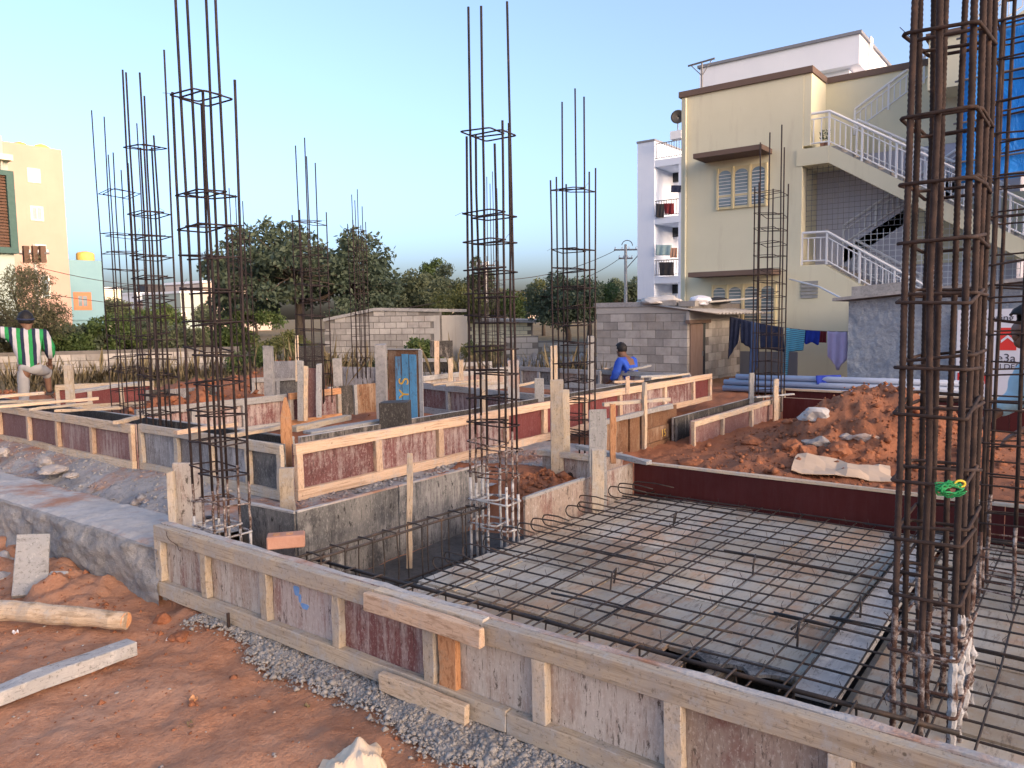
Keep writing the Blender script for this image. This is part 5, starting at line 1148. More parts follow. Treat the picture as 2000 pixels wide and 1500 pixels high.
# ================================================================== GREY PLASTERED SHED AND BANNER
GX = 15.6; gyl = AX(1655, 700, GX)[1]
gs = thing('grey_shed', (GX, gyl, 0), 'rough grey plastered shed with a thin slab roof at right', 'shed')
Yg, Zg = np.meshgrid(np.linspace(gyl, -3.5, 260), np.linspace(0, 1, 60), indexing='ij')
top = 1.93+(gyl-Yg)*.09; Zw = Zg*top; Xg = GX-.03*fbm(Yg, Zw, 4, 4, 81, .62)-.012*fbm(Yg, Zw, 19, 3, 85); ix = np.arange(Yg.size).reshape(Yg.shape)
f = np.stack([ix[:-1, :-1], ix[1:, :-1], ix[1:, 1:], ix[:-1, 1:]], -1).reshape(-1, 4)
ob('wall', np_mesh('wall', np.stack([Xg, Yg, Zw], -1).reshape(-1, 3), f, True), 'plaster_grey', gs)
MB().poly([(GX+.06, gyl-.01, 0), (GX+3, gyl-.01, 0), (GX+3, gyl-.01, 1.9), (GX+.06, gyl-.01, 1.9)], (0, -1, 0), .15).build('side_wall', 'plaster_grey', gs)
MB().poly([(GX-.2, gyl+.25, 1.94), (GX-.2, -3.5, 1.94+(gyl+3.5)*.09), (GX-.2, -3.5, 2.0+(gyl+3.5)*.09), (GX-.2, gyl+.25, 2.0)], (1, 0, 0), 3.3).build('roof_slab', 'concrete_grey', gs)
ob('loose_block', MB().poly([(-.12, -.62, .05), (-.12, .25, -.01), (.1, .25, -.01), (.1, -.62, .05)], (0, 0, 1), .17).mesh('loose_block'), 'concrete_grey', None, loc=(GX+.1, gyl-.3, 2.045), label='long grey concrete block lying on the grey shed roof', cat='block')
bn = thing('banner', (GX-.1, 1.5, .1), 'white and red builder banner on the grey shed behind the massive cage', 'banner')
by = lambda px: AX(px, 680, GX-.1)[1]; bz = lambda px, py: AX(px, py, GX-.1)[2]
y0b, y1b = by(1868), by(2060); MB().poly([(GX-.1, y0b, .1), (GX-.1, y1b, .1), (GX-.1, y1b, 1.76), (GX-.1, y0b, 1.74)], (1, 0, 0), .01).build('sheet', 'banner_white', bn)
def bt(txt, px, py, size, mat='ink'): p = AX(px, py, GX-.115); put_text(txt, size, mat, bn, (GX-.108, p[1], p[2]), (0, -1, 0))
bt('T', 1879, 624, .13); bt('bring Co', 1933, 627, .17); bt('a e3a', 1927, 706, .2); bt('BUILDER', 1925, 720, .13)
yl_, yr_ = by(1950), by(1985); zt_, zm_, zb_ = bz(1965, 640), bz(1965, 662), bz(1965, 684)
MB().poly([(GX-.108, yl_, zb_), (GX-.108, yr_, zb_), (GX-.108, yr_, zt_), (GX-.108, yl_, zt_)], (1, 0, 0), .003).build('emblem', 'banner_red', bn)
c = (yl_+yr_)/2; w2 = abs(yl_-yr_)/2
MB().poly([(GX-.112, c+w2*.75, zm_-.02), (GX-.112, c, zm_+.07), (GX-.112, c-w2*.75, zm_-.02), (GX-.112, c-w2*.75, zm_-.07), (GX-.112, c, zm_+.02), (GX-.112, c+w2*.75, zm_-.07)], (1, 0, 0), .003).build('emblem', 'banner_white', bn)
ya_, yb_ = by(1872), by(1940); za_, zc_ = bz(1880, 728), bz(1880, 748)
MB().poly([(GX-.108, ya_, zc_), (GX-.108, yb_, zc_), (GX-.108, yb_, za_), (GX-.108, ya_, za_)], (1, 0, 0), .003).build('emblem', 'banner_red', bn)

# ================================================================== FAR BUILDINGS
def win_y(parent, px, py, wpx, hpx, Y, fm, gm='glass_pane', leaf=2, fr=.12, proud=.06):
    a = AY(px-wpx/2, py-hpx/2, Y); b_ = AY(px+wpx/2, py+hpx/2, Y); x0, x1, z0, z1 = a[0], b_[0], b_[2], a[2]
    w = MB().box((x0-fr, Y-proud, z0-fr), (x1+fr, Y+.02, z1+fr)).build('window', fm, parent)
    pw = (x1-x0)/leaf
    for i in range(leaf): MB().box((x0+pw*i+.03, Y-proud-.004, z0), (x0+pw*(i+1)-.03, Y-proud+.01, z1)).build('pane', gm, w)
    return w
OY = 66.; t = thing('orange_building', (21, OY, 0), 'tall peach coloured block lit by the low sun at far left', 'building')
ox = AY(120, 293, OY)[0]; ozt = AY(120, 293, OY)[2]
MB().box((8, OY, 0), (ox, OY+10, ozt)).build('wall', 'paint_orange', t)
for py in (343, 417, 492): win_y(t, 66+(py-343)*.08, py, 20, 24, OY, 'window_white', 'window_white' if py == 343 else 'glass_pane', 2)
win_y(t, 88, 560, 16, 40, OY, 'window_white', 'glass_pane', 1)
for i, px in enumerate((39, 81)):
    c = AY(px, 290+i*4, OY+2); tk = thing('water_tank', c, ('yellow dome tank on the peach block, left one', 'yellow dome tank on the peach block, right one')[i], 'water tank', 'yellow roof tanks')
    MB().tube([V3(c)+V3((0, 0, z)) for z in (-1, -.1, .2, .4, .5)], [.75, .75, .65, .4, .1], 16).build('tank', 'tank_yellow', tk, smooth=True)
TY = 67.5; t = thing('teal_building', (27, TY, 0), 'teal house with an orange framed window beside the peach block', 'building')
tz = AY(160, 508, TY)[2]; MB().box((ox-2, TY, 0), (AY(198, 508, TY)[0], TY+8, tz)).build('wall', 'paint_teal', t)
win_y(t, 161, 588, 20, 20, TY, 'window_red', 'glass_pane', 2, .32)
MB().box((ox-2, TY-.15, 1.9), (AY(198, 508, TY)[0], TY+.01, 2.05)).build('ledge', 'paint_teal', t)
c = AY(167, 508, TY+1.5); tk = thing('water_tank', c, 'yellow tank on the teal house', 'water tank', 'yellow roof tanks'); MB().tube([V3(c)+V3((0, 0, z)) for z in (-.2, .1, .5, .62, .72)], [.68, .7, .7, .6, .2], 16).build('tank', 'tank_yellow', tk, smooth=True)
c = AY(149, 640, TY-4); tk = thing('water_tank', (c[0], c[1], 0), 'small red tank at the foot of the teal house', 'water tank'); MB().tube([(c[0], c[1], z) for z in (0, .9, 1.1, 1.25)], [.4, .4, .3, .1], 14).build('tank', 'banner_red', tk, smooth=True)
UY = 45.; t = thing('shuttered_bay_building', (14, UY, 0), 'mint building with a brown louvred bay in a dark green frame at far left', 'building')
ux = AY(31, 400, UY)[0]; z0, z1 = AY(31, 495, UY)[2], AY(31, 335, UY)[2]
MB().box((4, UY+.4, 0), (ux-.1, UY+8, z1+.8)).build('wall', 'paint_mint', t)
fm = MB().box((4, UY, z0), (ux, UY+.4, z0+.3)).box((4, UY, z1-.25), (ux, UY+.4, z1)).box((ux-.35, UY+.002, z0+.3), (ux, UY+.398, z1-.25)).build('bay_frame', 'frame_green', t)
for z in np.arange(z0+.32, z1-.28, .155): MB().poly([(4, UY+.12, z), (ux-.36, UY+.12, z), (ux-.36, UY+.2, z+.13), (4, UY+.2, z+.13)], (0, 1, 0), .02).build('slat', 'shutter_brown', fm)
MB().box((4, UY-.2, z1+.5), (ux-.05, UY+.5, z1+.8)).build('ledge', 'paint_cream', t)
MB().tube([AY(4, 340, UY+.2), AY(1, 265, UY+.2)], .06, 6).build('mast', 'pole_concrete', t)
def far_box(px0, px1, ytop, D, mat, label, wins=(), roof=None, deep=10):
    a = AD(px0, ytop, D); b_ = AD(px1, ytop, D); Y = min(a[1], b_[1]); x0 = AY(px0, ytop, Y)[0]; x1 = AY(px1, ytop, Y)[0]; zt = float(AY((px0+px1)/2, ytop, Y)[2])
    t = thing('far_building', ((x0+x1)/2, Y, 0), label, 'building', 'far buildings on the skyline')
    MB().box((x0, Y, 0), (x1, Y+deep, zt)).build('wall', mat, t)
    MB().box((x0-.15, Y-.15, zt), (x1+.15, Y+deep, zt+.3)).build('parapet', 'paint_white', t)
    for px, py, w, hh in wins: win_y(t, px, py, w, hh, Y, 'window_white', 'glass_dark', 1, .1)
    if roof:
        for px, wpx, hpx, m_, lb in roof:
            c = AY(px, ytop, Y+2); s_ = wpx*D/FPX/2; tk = thing('water_tank', (c[0], c[1], zt+.3), lb, 'water tank', 'far roof tanks')
            MB().box((c[0]-s_, c[1]-s_, zt+.31), (c[0]+s_, c[1]+s_, zt+.3+hpx*D/FPX)).build('tank', m_, tk)
    return t
far_box(196, 236, 566, 95, 'paint_cream', 'cream house behind the wide left cage', ((210, 590, 8, 10), (225, 612, 8, 10)))
far_box(268, 334, 575, 130, 'paint_white', 'white house behind the thick left cage with blue upper part', ((300, 600, 8, 8), (320, 600, 8, 8)), ((295, 36, 16, 'tank_black', 'long dark tank on the white far house'), (330, 14, 10, 'tank_black', 'square dark tank on the white far house')))
far_box(331, 356, 586, 120, 'paint_orange', 'narrow peach house between the left cages', ((343, 610, 7, 8),))
far_box(352, 398, 573, 105, 'paint_mint', 'pale green house with two windows behind the tall left cage', ((359, 615, 8, 12), (379, 615, 8, 14)), ((358, 10, 9, 'tank_black', 'dark tank on the pale green far house'),))
far_box(396, 455, 553, 110, 'paint_pink', 'warm lit house just left of the big tree', ((410, 612, 6, 9), (452, 612, 6, 12)))
far_box(452, 528, 560, 118, 'paint_pink', 'warm lit house half hidden by the big tree', ((470, 600, 8, 12), (500, 600, 8, 12)))
far_box(880, 912, 573, 420, 'paint_pink', 'distant pink tower right of the mid trees', ((888, 580, 6, 3), (903, 580, 6, 3)))
far_box(1024, 1046, 572, 480, 'paint_pink', 'distant tower behind the centre right trees', ((1035, 580, 5, 3),))
# sheds in the middle distance
def wall_face(px0, px1, ytops, ybase, D, label, name, thick=.2, blocks=True, cat='shed', mat='block_grey'):
    a, b_ = AD(px0, ybase, D[0]), AD(px1, ybase, D[1]); d_ = V3((b_[0]-a[0], b_[1]-a[1], 0)); L = np.linalg.norm(d_); d_ /= L; n_ = V3((-d_[1], d_[0], 0))
    z0 = 0.; t = thing(name, (a[0], a[1], 0), label, cat); A = V3((a[0], a[1], 0))
    zt = [float(AD(px, y, D[0]+(D[1]-D[0])*(px-px0)/(px1-px0))[2]) for px, y in ytops]; ss = [L*(px-px0)/(px1-px0) for px, y in ytops]
    MB().poly([A+n_*.02, A+d_*L+n_*.02]+[A+d_*s+n_*.02+V3((0, 0, z-.01)) for s, z in list(zip(ss, zt))[::-1]], n_, thick).build('core', 'mortar', t)
    bm_ = MB().box((.01, 0, .01), (.39, .1, .19)).mesh('block'); bm_.materials.append(M[mat]); ang = math.atan2(d_[1], d_[0])
    for c in range(20):
        s = -.2 if c % 2 else 0.
        while s+.4 <= L+.05:
            zmax = np.interp(s+.2, ss, zt)
            if c*.2+.2 <= zmax+.06 and s >= -.01 and c*.2 > .15:
                o = bpy.data.objects.new('block', bm_); COL.objects.link(o); o.parent = t; p = A+d_*s+V3((0, 0, c*.2))+n_*rng.normal(0, .003); o.location = Vector(p)-Vector(t.location); o.rotation_euler = (0, 0, ang)
            s += .4
    return t, A, d_, n_, L, ss, zt
t, A, d_, n_, L, ss, zt = wall_face(635, 860, ((635, 628), (738, 607), (860, 609)), 690, (26., 25.), 'grey block shed wall behind the leafy shrub', 'far_block_shed')
MB().poly([A+d_*s+n_*-.05+V3((0, 0, z)) for s, z in zip(ss, zt)]+[A+d_*s+n_*-.05+V3((0, 0, z+.1)) for s, z in list(zip(ss, zt))[::-1]], n_, 3.).build('roof_slab', 'concrete_grey', t)
MB().poly([A+d_*L, A+d_*L+n_*3, A+d_*L+n_*3+V3((0, 0, 1.8)), A+d_*L+V3((0, 0, 1.8))], d_*-1, .2).build('side_wall', 'block_cement', t)
wall_face(-60, 470, ((-60, 690), (215, 683), (470, 676)), 742, (22., 24.5), 'low block boundary wall behind the man in stripes', 'boundary_wall', cat='wall')
t, A, d_, n_, L, ss, zt = wall_face(915, 1040, ((915, 628), (1040, 630)), 690, (40, 39.), 'small cream shed with a flat roof beyond the centre cage', 'cream_shed', mat='paint_cream')
MB().poly([A-d_*.3-n_*.3+V3((0, 0, zt[0])), A+d_*(L+.3)-n_*.3+V3((0, 0, zt[0]-.1)), A+d_*(L+.3)-n_*.3+V3((0, 0, zt[0]+.05)), A-d_*.3-n_*.3+V3((0, 0, zt[0]+.15))], n_, 4).build('roof_slab', 'concrete_grey', t)
wall_face(985, 1052, ((985, 657), (1052, 655)), 705, (27, 27), 'low dark block wall beyond the rubble', 'ruined_wall', cat='wall', mat='block_cement')
wall_face(1050, 1170, ((1050, 665), (1170, 668)), 705, (33, 32), 'far reddish boundary wall under the dark trees', 'boundary_wall', cat='wall', mat='block_cement')
# utility poles and wires
def upole(px, ytop, ybase, D, label, r=.11, arms=()):
    p = AD(px, ybase, D); zt = float(AD(px, ytop, D)[2]); t = thing('utility_pole', (p[0], p[1], 0), label, 'utility pole', 'utility poles'); base = V3((p[0], p[1], 0)); lat = V3((cR[0], cR[1], 0))
    MB().tube([base, base+V3((0, 0, zt))], [r, r*.7], 8).build('shaft', 'pole_concrete', t)
    for z, w in arms:
        m = MB().bar(base-lat*w+V3((0, 0, zt-z)), base+lat*w+V3((0, 0, zt-z)), .08, .1).build('crossarm', 'steel_grey', t)
        for s in (-.9, -.3, .3, .9): MB().tube([base+lat*w*s+V3((0, 0, zt-z+.05)), base+lat*w*s+V3((0, 0, zt-z+.2))], [.05, .03], 6).build('insulator', 'paint_white', m)
    return t, base, zt, lat
t, base, zt, lat = upole(1222, 478, 590, 50, 'concrete power pole with a hooped bracket left of the pale blue house', .13, ((.35, .75), (.9, .45)))
MB().tube([base+lat*(.1+.35*math.cos(a))+V3((0, 0, zt-.1+.35*math.sin(a))) for a in np.arange(0, 3.3, .3)], .03, 5).build('hoop', 'steel_grey', t)
MB().tube([base+V3((0, 0, zt-1.6)), base+lat*1.1+V3((0, 0, zt-.4))], .03, 5).build('stay', 'steel_grey', t)
p1_ = base+V3((0, 0, zt-.35))
t, base2, zt2, lat = upole(950, 512, 612, 42, 'pale concrete pole seen through the centre cage', .16, ((.2, .5),))
t, base3, zt3, lat = upole(77, 478, 640, 42, 'brown pole with a transformer box before the peach block', .12, ((.5, .8),))
for i, s in enumerate((-.45, .05, .45)): MB().bar(base3+lat*s+V3((0, 0, zt3-1.0)), base3+lat*s+V3((0, 0, zt3-.1)), .28, .25).build('transformer', 'shutter_brown', t)
def wire(a, b_, sag, label): 
    a, b_ = V3(a), V3(b_); pts = [a+(b_-a)*i/16-V3((0, 0, sag*4*(i/16)*(1-i/16))) for i in range(17)]
    MB().tube(pts, .018, 4).build('power_line', 'tie_wire', label=label, cat='wire', group='overhead wires')
wire(p1_-lat*.6, base2+V3((0, 0, zt2-1.0)), .5, 'upper wire between the power pole and the pale pole')
wire(p1_-lat*.3-V3((0, 0, .5)), base2+V3((0, 0, zt2-1.4)), .9, 'lower sagging wire between the power pole and the pale pole')
wire(base2+V3((0, 0, zt2-1.2)), AD(640, 600, 34), .6, 'wire from the pale pole into the big tree')
wire(base3+V3((0, 0, zt3-1.2)), AD(430, 548, 60), .7, 'wire from the transformer pole towards the far houses')
wire(base3+V3((0, 0, zt3-2.6)), AD(420, 600, 60), .3, 'lower wire from the transformer pole')
# row of unseen houses added at right to keep the low sun off the site
for i, (x0, x1, zt, m_) in enumerate(((-24, 4, 11.8, 'paint_cream'), (4.5, 26, 12, 'paint_white'), (26.5, 46, 11.7, 'paint_pink'), (46.5, 68, 11.9, 'paint_cream'), (68.5, 90, 11.8, 'paint_mint'))):
    t = thing('unseen_shade_house', ((x0+x1)/2, -60, 0), ['cream', 'white', 'pink', 'second cream', 'mint'][i]+' flat roofed unseen house added at right to shade the site', 'house', 'unseen houses added for shade')
    MB().box((x0, -70, 0), (x1, -60, zt)).build('wall', m_, t); MB().box((x0-.1, -70.1, zt), (x1+.1, -59.9, zt+.15)).build('parapet', 'trim_brown', t)
    for z in (1., 4.2, 7.4):
        for x in np.arange(x0+1.5, x1-1.5, 4.2):
            w = MB().box((x, -60, z), (x+1.3, -59.93, z+1.4)).build('window', 'window_white', t); MB().box((x+.08, -59.95, z+.08), (x+1.22, -59.92, z+1.32)).build('pane', 'glass_pane', w)
# ================================================================== TREES AND SHRUBS
def leaves(cent, rad, n, size, flat=.85, aspect=.5):
    """n leaf quads spread in gaussian clumps around cent (k,3) with radii rad (k,)"""
    k_ = len(cent); w = rad**2; w = w/w.sum(); ci = rng.choice(k_, n, p=w)
    d = rng.normal(size=(n, 3)); d /= np.linalg.norm(d, axis=1)[:, None]; r = rng.uniform(.25, 1.0, n)**.6
    p = cent[ci]+d*(r*rad[ci])[:, None]*np.array([1, 1, flat])
    u = rng.normal(size=(n, 3)); u[:, 2] -= .35; u /= np.linalg.norm(u, axis=1)[:, None]
    q = rng.normal(size=(n, 3)); v = np.cross(u, q); v /= np.linalg.norm(v, axis=1)[:, None]
    L = size*rng.uniform(.6, 1.35, n)[:, None]; Wd = L*aspect
    vs = np.stack([p, p+u*L*.45+v*Wd*.5, p+u*L, p+u*L*.45-v*Wd*.5], 1).reshape(-1, 3)
    return vs, np.arange(n*4).reshape(-1, 4)
def tree(name, base, H, cz, rx, rz, nclump, clr, nleaf, lsize, mat, label, cat='tree', trunk=.14, group=None, fork=.35, spread=1., aspect=.5, top=1., ry=None, bark='bark'):
    base = V3(base); t = thing(name, base, label, cat, group); cen = base+V3((0, 0, cz)); ry = ry or rx
    c = []
    while len(c) < nclump:
        d = rng.normal(size=3); d /= np.linalg.norm(d); r = rng.uniform(.2, 1.12)**.6
        if d[2] < -.55: continue
        p = d*r*np.array([rx, ry, rz])*(1-.18*rng.random()); c.append(cen+p)
    c = np.array(c); rad = clr*rng.uniform(.6, 1.25, nclump)
    m = MB(); fz = base+V3((rng.normal(0, .1), rng.normal(0, .1), H*fork))
    m.tube([base-V3((0, 0, .2)), base+(fz-base)*.5+rng.normal(0, .04, 3), fz], [trunk*1.25, trunk, trunk*.85], 9)
    nm = min(9, max(4, nclump//6)); mains = []
    for i in range(nm):
        e = c[rng.integers(nclump)]; mid = fz+(e-fz)*.5+V3((0, 0, .12*H*rng.random())); m.tube([fz, fz+(mid-fz)*.5+rng.normal(0, .08, 3), mid, mid+(e-mid)*.7], [trunk*.6, trunk*.45, trunk*.3, trunk*.12], 6); mains.append(mid)
    mains = np.array(mains)
    for e in c:
        s = mains[np.argmin(np.linalg.norm(mains-e, axis=1))]; m.tube([s, s+(e-s)*.55+rng.normal(0, .06, 3), e], [trunk*.22, trunk*.13, trunk*.05], 4)
    m.build('trunk', bark, t, smooth=True)
    vs, f = leaves(c, rad, nleaf, lsize, .8, aspect); ob('crown', np_mesh('crown', vs, f), mat, t); return t
def gb(px, py, D, z=None): p = AD(px, py, D); return (p[0], p[1], .1 if z is None else z)
# the big tree behind the cages
B = gb(592, 660, 29); tree('big_tree', B, 5.6, 3.05, 3.9, 2.0, 210, .42, 24000, .19, 'leaf_dark', 'broad dark leaved tree standing behind the cages left of centre', trunk=.17, fork=.4)
g = 'trees along the horizon'
tree('tree', gb(800, 650, 44), 4.5, 2.6, 2.2, 1.5, 40, .6, 9000, .2, 'leaf_olive', 'olive tree just right of the big dark tree', group=g)
tree('tree', gb(858, 650, 55), 6, 3.2, 1.9, 2.2, 34, .6, 8000, .22, 'leaf_olive', 'tall airy olive tree with a pointed top left of the centre cage', group=g)
tree('tree', gb(845, 650, 62), 6.5, 4.6, .9, 2.0, 22, .45, 3500, .22, 'leaf_green', 'slender feathery treetop rising behind the olive trees', group=g)
tree('tree', gb(895, 655, 40), 3.2, 1.9, 1.5, 1.2, 28, .5, 7000, .18, 'leaf_yellow', 'low yellowish tree just left of the centre cage', group=g)
tree('tree', gb(765, 655, 52), 4, 2.3, 2.0, 1.3, 28, .6, 6000, .2, 'leaf_yellow', 'yellowish bushy tree behind the block shed wall', group=g)
tree('tree', gb(940, 645, 58), 6.5, 3.7, 1.1, 2.2, 26, .5, 5000, .2, 'leaf_olive', 'slim pale tree behind the centre cage', group=g)
tree('tree', gb(985, 655, 60), 4, 2.2, 2.4, 1.3, 30, .6, 6000, .22, 'leaf_green', 'round green tree between the two middle cages', group=g)
tree('tree', gb(1062, 650, 62), 4.6, 2.8, 2.0, 1.6, 30, .6, 6000, .22, 'leaf_yellow', 'sunny yellow green tree left of the dark one', group=g)
tree('tree', gb(1108, 668, 36), 4.0, 2.0, 1.8, 1.35, 55, .55, 15000, .17, 'leaf_dark', 'dense dark tree behind the centre right cage', group=g)
tree('tree', gb(1150, 655, 45), 4.2, 2.4, 1.5, 1.4, 30, .55, 7000, .18, 'leaf_green', 'green tree right of the dense dark one', group=g)
tree('tree', gb(1215, 640, 70), 5, 3.6, 2.1, 1.7, 34, .6, 7000, .24, 'leaf_dark', 'dark round tree behind the power pole', group=g)
tree('tree', gb(1300, 640, 75), 4, 2.2, 3.5, 1.6, 30, .7, 5000, .24, 'leaf_dark', 'dark tree seen through the ground floor of the pale blue house', group=g)
for i, (px, D, w, hh, m_) in enumerate(((230, 85, 4, 2.6, 'leaf_olive'), (310, 80, 4, 1.8, 'leaf_green'), (420, 85, 5, 2.0, 'leaf_olive'), (500, 75, 4, 2.0, 'leaf_green'), (700, 80, 5, 2.2, 'leaf_olive'), (1000, 95, 7, 2.8, 'leaf_olive'), (1100, 110, 8, 3.2, 'leaf_green'), (860, 100, 7, 3., 'leaf_olive'))):
    tree('tree', gb(px, 650, D), hh*1.6, hh, w*.6, hh*.7, 24, .9, 4000, .32, m_, ['olive tree behind the wide left cage', 'low green tree before the white far house', 'low olive tree before the warm lit houses', 'low green tree under the big tree crown', 'far olive tree behind the big tree', 'far olive belt tree between the middle cages', 'far green belt tree behind the dark tree', 'far olive belt tree behind the pointed one'][i], group=g)
# feathery tree and hedge at left
tree('feathery_tree', gb(40, 700, 23), 3.6, 1.75, 1.5, 1.45, 55, .34, 11000, .12, 'leaf_feather', 'feathery dusty tree at far left before the peach block', aspect=.22, trunk=.07)
tree('feathery_tree', gb(75, 690, 25), 4.4, 2.9, .8, 1.0, 26, .22, 2200, .12, 'leaf_feather', 'thin wispy branches over the feathery tree at far left', aspect=.2, trunk=.05)
gh = 'bushes along the left boundary wall'
for i, (px, D, w, hh, m_) in enumerate(((20, 25, 1.2, .95, 'leaf_feather'), (115, 26, 1.1, .75, 'leaf_green'), (160, 27, 1.3, .8, 'leaf_dark'), (215, 27, 1.3, .95, 'leaf_green'), (265, 28, 1.3, .9, 'leaf_dark'), (320, 28, 1.1, .75, 'leaf_olive'), (370, 27, 1.0, .7, 'leaf_olive'), (440, 29, 1.2, .8, 'leaf_green'))):
    tree('bush', gb(px, 690, D), hh*1.6, hh*1.05, w, hh*.95, 34, .32, 6400, .12, m_, ['dusty bush beside the feathery tree', 'green bush right of the striped man', 'dark bush under the teal house', 'green bush behind the wide left cage', 'dark bush behind the thick left cage', 'olive bush between the left cages', 'olive bush behind the tall left cage', 'green bush right of the tall left cage'][i], 'bush', .04, gh, .2)
gs_ = 'weedy shrubs behind the formwork'
for i, (px, py, D, w, hh, m_, n) in enumerate(((545, 690, 23, .9, .85, 'leaf_yellow', 4200), (585, 690, 22, .6, .6, 'leaf_yellow', 2500), (490, 700, 21, .7, .55, 'leaf_green', 2600), (620, 700, 22, .5, .4, 'leaf_dry', 1500), (815, 690, 19.5, .62, .72, 'leaf_green', 5200), (800, 690, 20, .45, .42, 'leaf_dark', 2500), (735, 700, 20, .5, .3, 'leaf_olive', 1200), (935, 690, 26, .9, .45, 'leaf_yellow', 2500), (890, 690, 28, .8, .5, 'leaf_green', 2500), (655, 700, 20, .5, .35, 'leaf_green', 1500))):
    tree('shrub', gb(px, py, D), hh*1.3, hh*.9, w, hh*.7, 22, .2, n, .085, m_, ['yellowish weedy shrub under the big tree', 'small yellow weed left of the middle cage', 'green weed behind the tall grey stub', 'dry weed below the big tree trunk', 'bushy green shrub before the far block shed', 'dark low shrub behind the blue board', 'sparse weed before the slim far cage', 'yellow shrub behind the centre cage foot', 'green shrub right of the far block shed', 'small green weed right of the middle cage'][i], 'shrub', .02, gs_, .15)
# dry grass and weeds along the back of the site
n = 9000; px_ = rng.uniform(-40, 1180, n); D_ = rng.uniform(16, 24, n); pts = np.array([AD(a, 700, d) for a, d in zip(px_, D_)]); pts[:, 2] = ground_h(pts[:, 0], pts[:, 1])
keep = fbm(pts[:, 0], pts[:, 1], .6, 3, 91) > -.12; pts = pts[keep]; n = len(pts)
hh = rng.gamma(3, .09, n)[:, None]; a = rng.uniform(0, 6.28, n); s = np.stack([np.cos(a), np.sin(a), 0*a], -1); ln_ = np.stack([rng.normal(0, .25, n), rng.normal(0, .25, n), np.ones(n)], -1)
vs = np.stack([pts-s*.016, pts+s*.016, pts+ln_*hh*.6+s*.01, pts+ln_*hh+s*.12*hh], 1).reshape(-1, 3)
ob('dry_grass', np_mesh('dry_grass', vs, np.arange(n*4).reshape(-1, 4)), 'leaf_dry', label='dry grass and weeds along the back of the site', cat='grass', kind='stuff')
# bare twiggy stem by the lone post
m = MB(); b0 = V3(gb(118, 745, 13.5, .25))
for i in range(26):
    e = b0+V3((rng.normal(0, .35), rng.normal(0, .35), rng.uniform(.2, .75))); m.tube([b0, b0+(e-b0)*.5+rng.normal(0, .05, 3), e], [.008, .005, .002], 4)
m.build('dry_twigs', 'bark', label='bare dry twigs beside the lone post at left', cat='twigs')
# ================================================================== PEOPLE
def skin_mesh(name, joints, edges, sub=2):
    """joints: name -> (pos, rx, ry); one continuous skinned surface"""
    names = list(joints); ix = {n: i for i, n in enumerate(names)}
    me = bpy.data.meshes.new(name); me.from_pydata([tuple(joints[n][0]) for n in names], [(ix[a], ix[b]) for a, b in edges], []); me.update()
    o = bpy.data.objects.new(name, me); COL.objects.link(o); sk = o.modifiers.new('skin', 'SKIN'); sk.use_smooth_shade = True; sk.branch_smoothing = .4
    for i, n in enumerate(names):
        d = me.skin_vertices[0].data[i]; d.radius = (joints[n][1], joints[n][2]); d.use_root = (i == 0)
    ss = o.modifiers.new('sub', 'SUBSURF'); ss.levels = sub; ss.render_levels = sub
    dg = bpy.context.evaluated_depsgraph_get(); dg.update(); out = bpy.data.meshes.new_from_object(o.evaluated_get(dg)); bpy.data.objects.remove(o); out.name = name; out.shade_smooth(); return out
def add_hand(J, E, wrist, el, key, s=1.):
    w, e = V3(J[wrist][0]), V3(J[el][0]); d = w-e; d /= np.linalg.norm(d); side = np.cross(d, V3((0, 0, 1))); n = np.linalg.norm(side); side = side/n if n > .1 else V3((1, 0, 0)); nrm = np.cross(side, d)
    pc = w+d*.045*s; J[key+'palm'] = (pc, .034*s, .018*s); E.append((wrist, key+'palm'))
    for i, (o, L) in enumerate(((-.027, .066), (-.009, .076), (.009, .072), (.026, .056))):
        a = pc+d*.035+side*o; b = a+d*L*.55-nrm*.008; c = b+d*L*.4-nrm*.022
        for q, p, r in (('a', a, .0095), ('b', b, .0085), ('c', c, .007)): J[f'{key}f{i}{q}'] = (p, r, r)
        E += [(key+'palm', f'{key}f{i}a'), (f'{key}f{i}a', f'{key}f{i}b'), (f'{key}f{i}b', f'{key}f{i}c')]
    a = pc-d*.01-side*.036; b = a+d*.03-side*.016; J[key+'ta'] = (a, .011, .011); J[key+'tb'] = (b, .009, .009); E += [(key+'palm', key+'ta'), (key+'ta', key+'tb')]
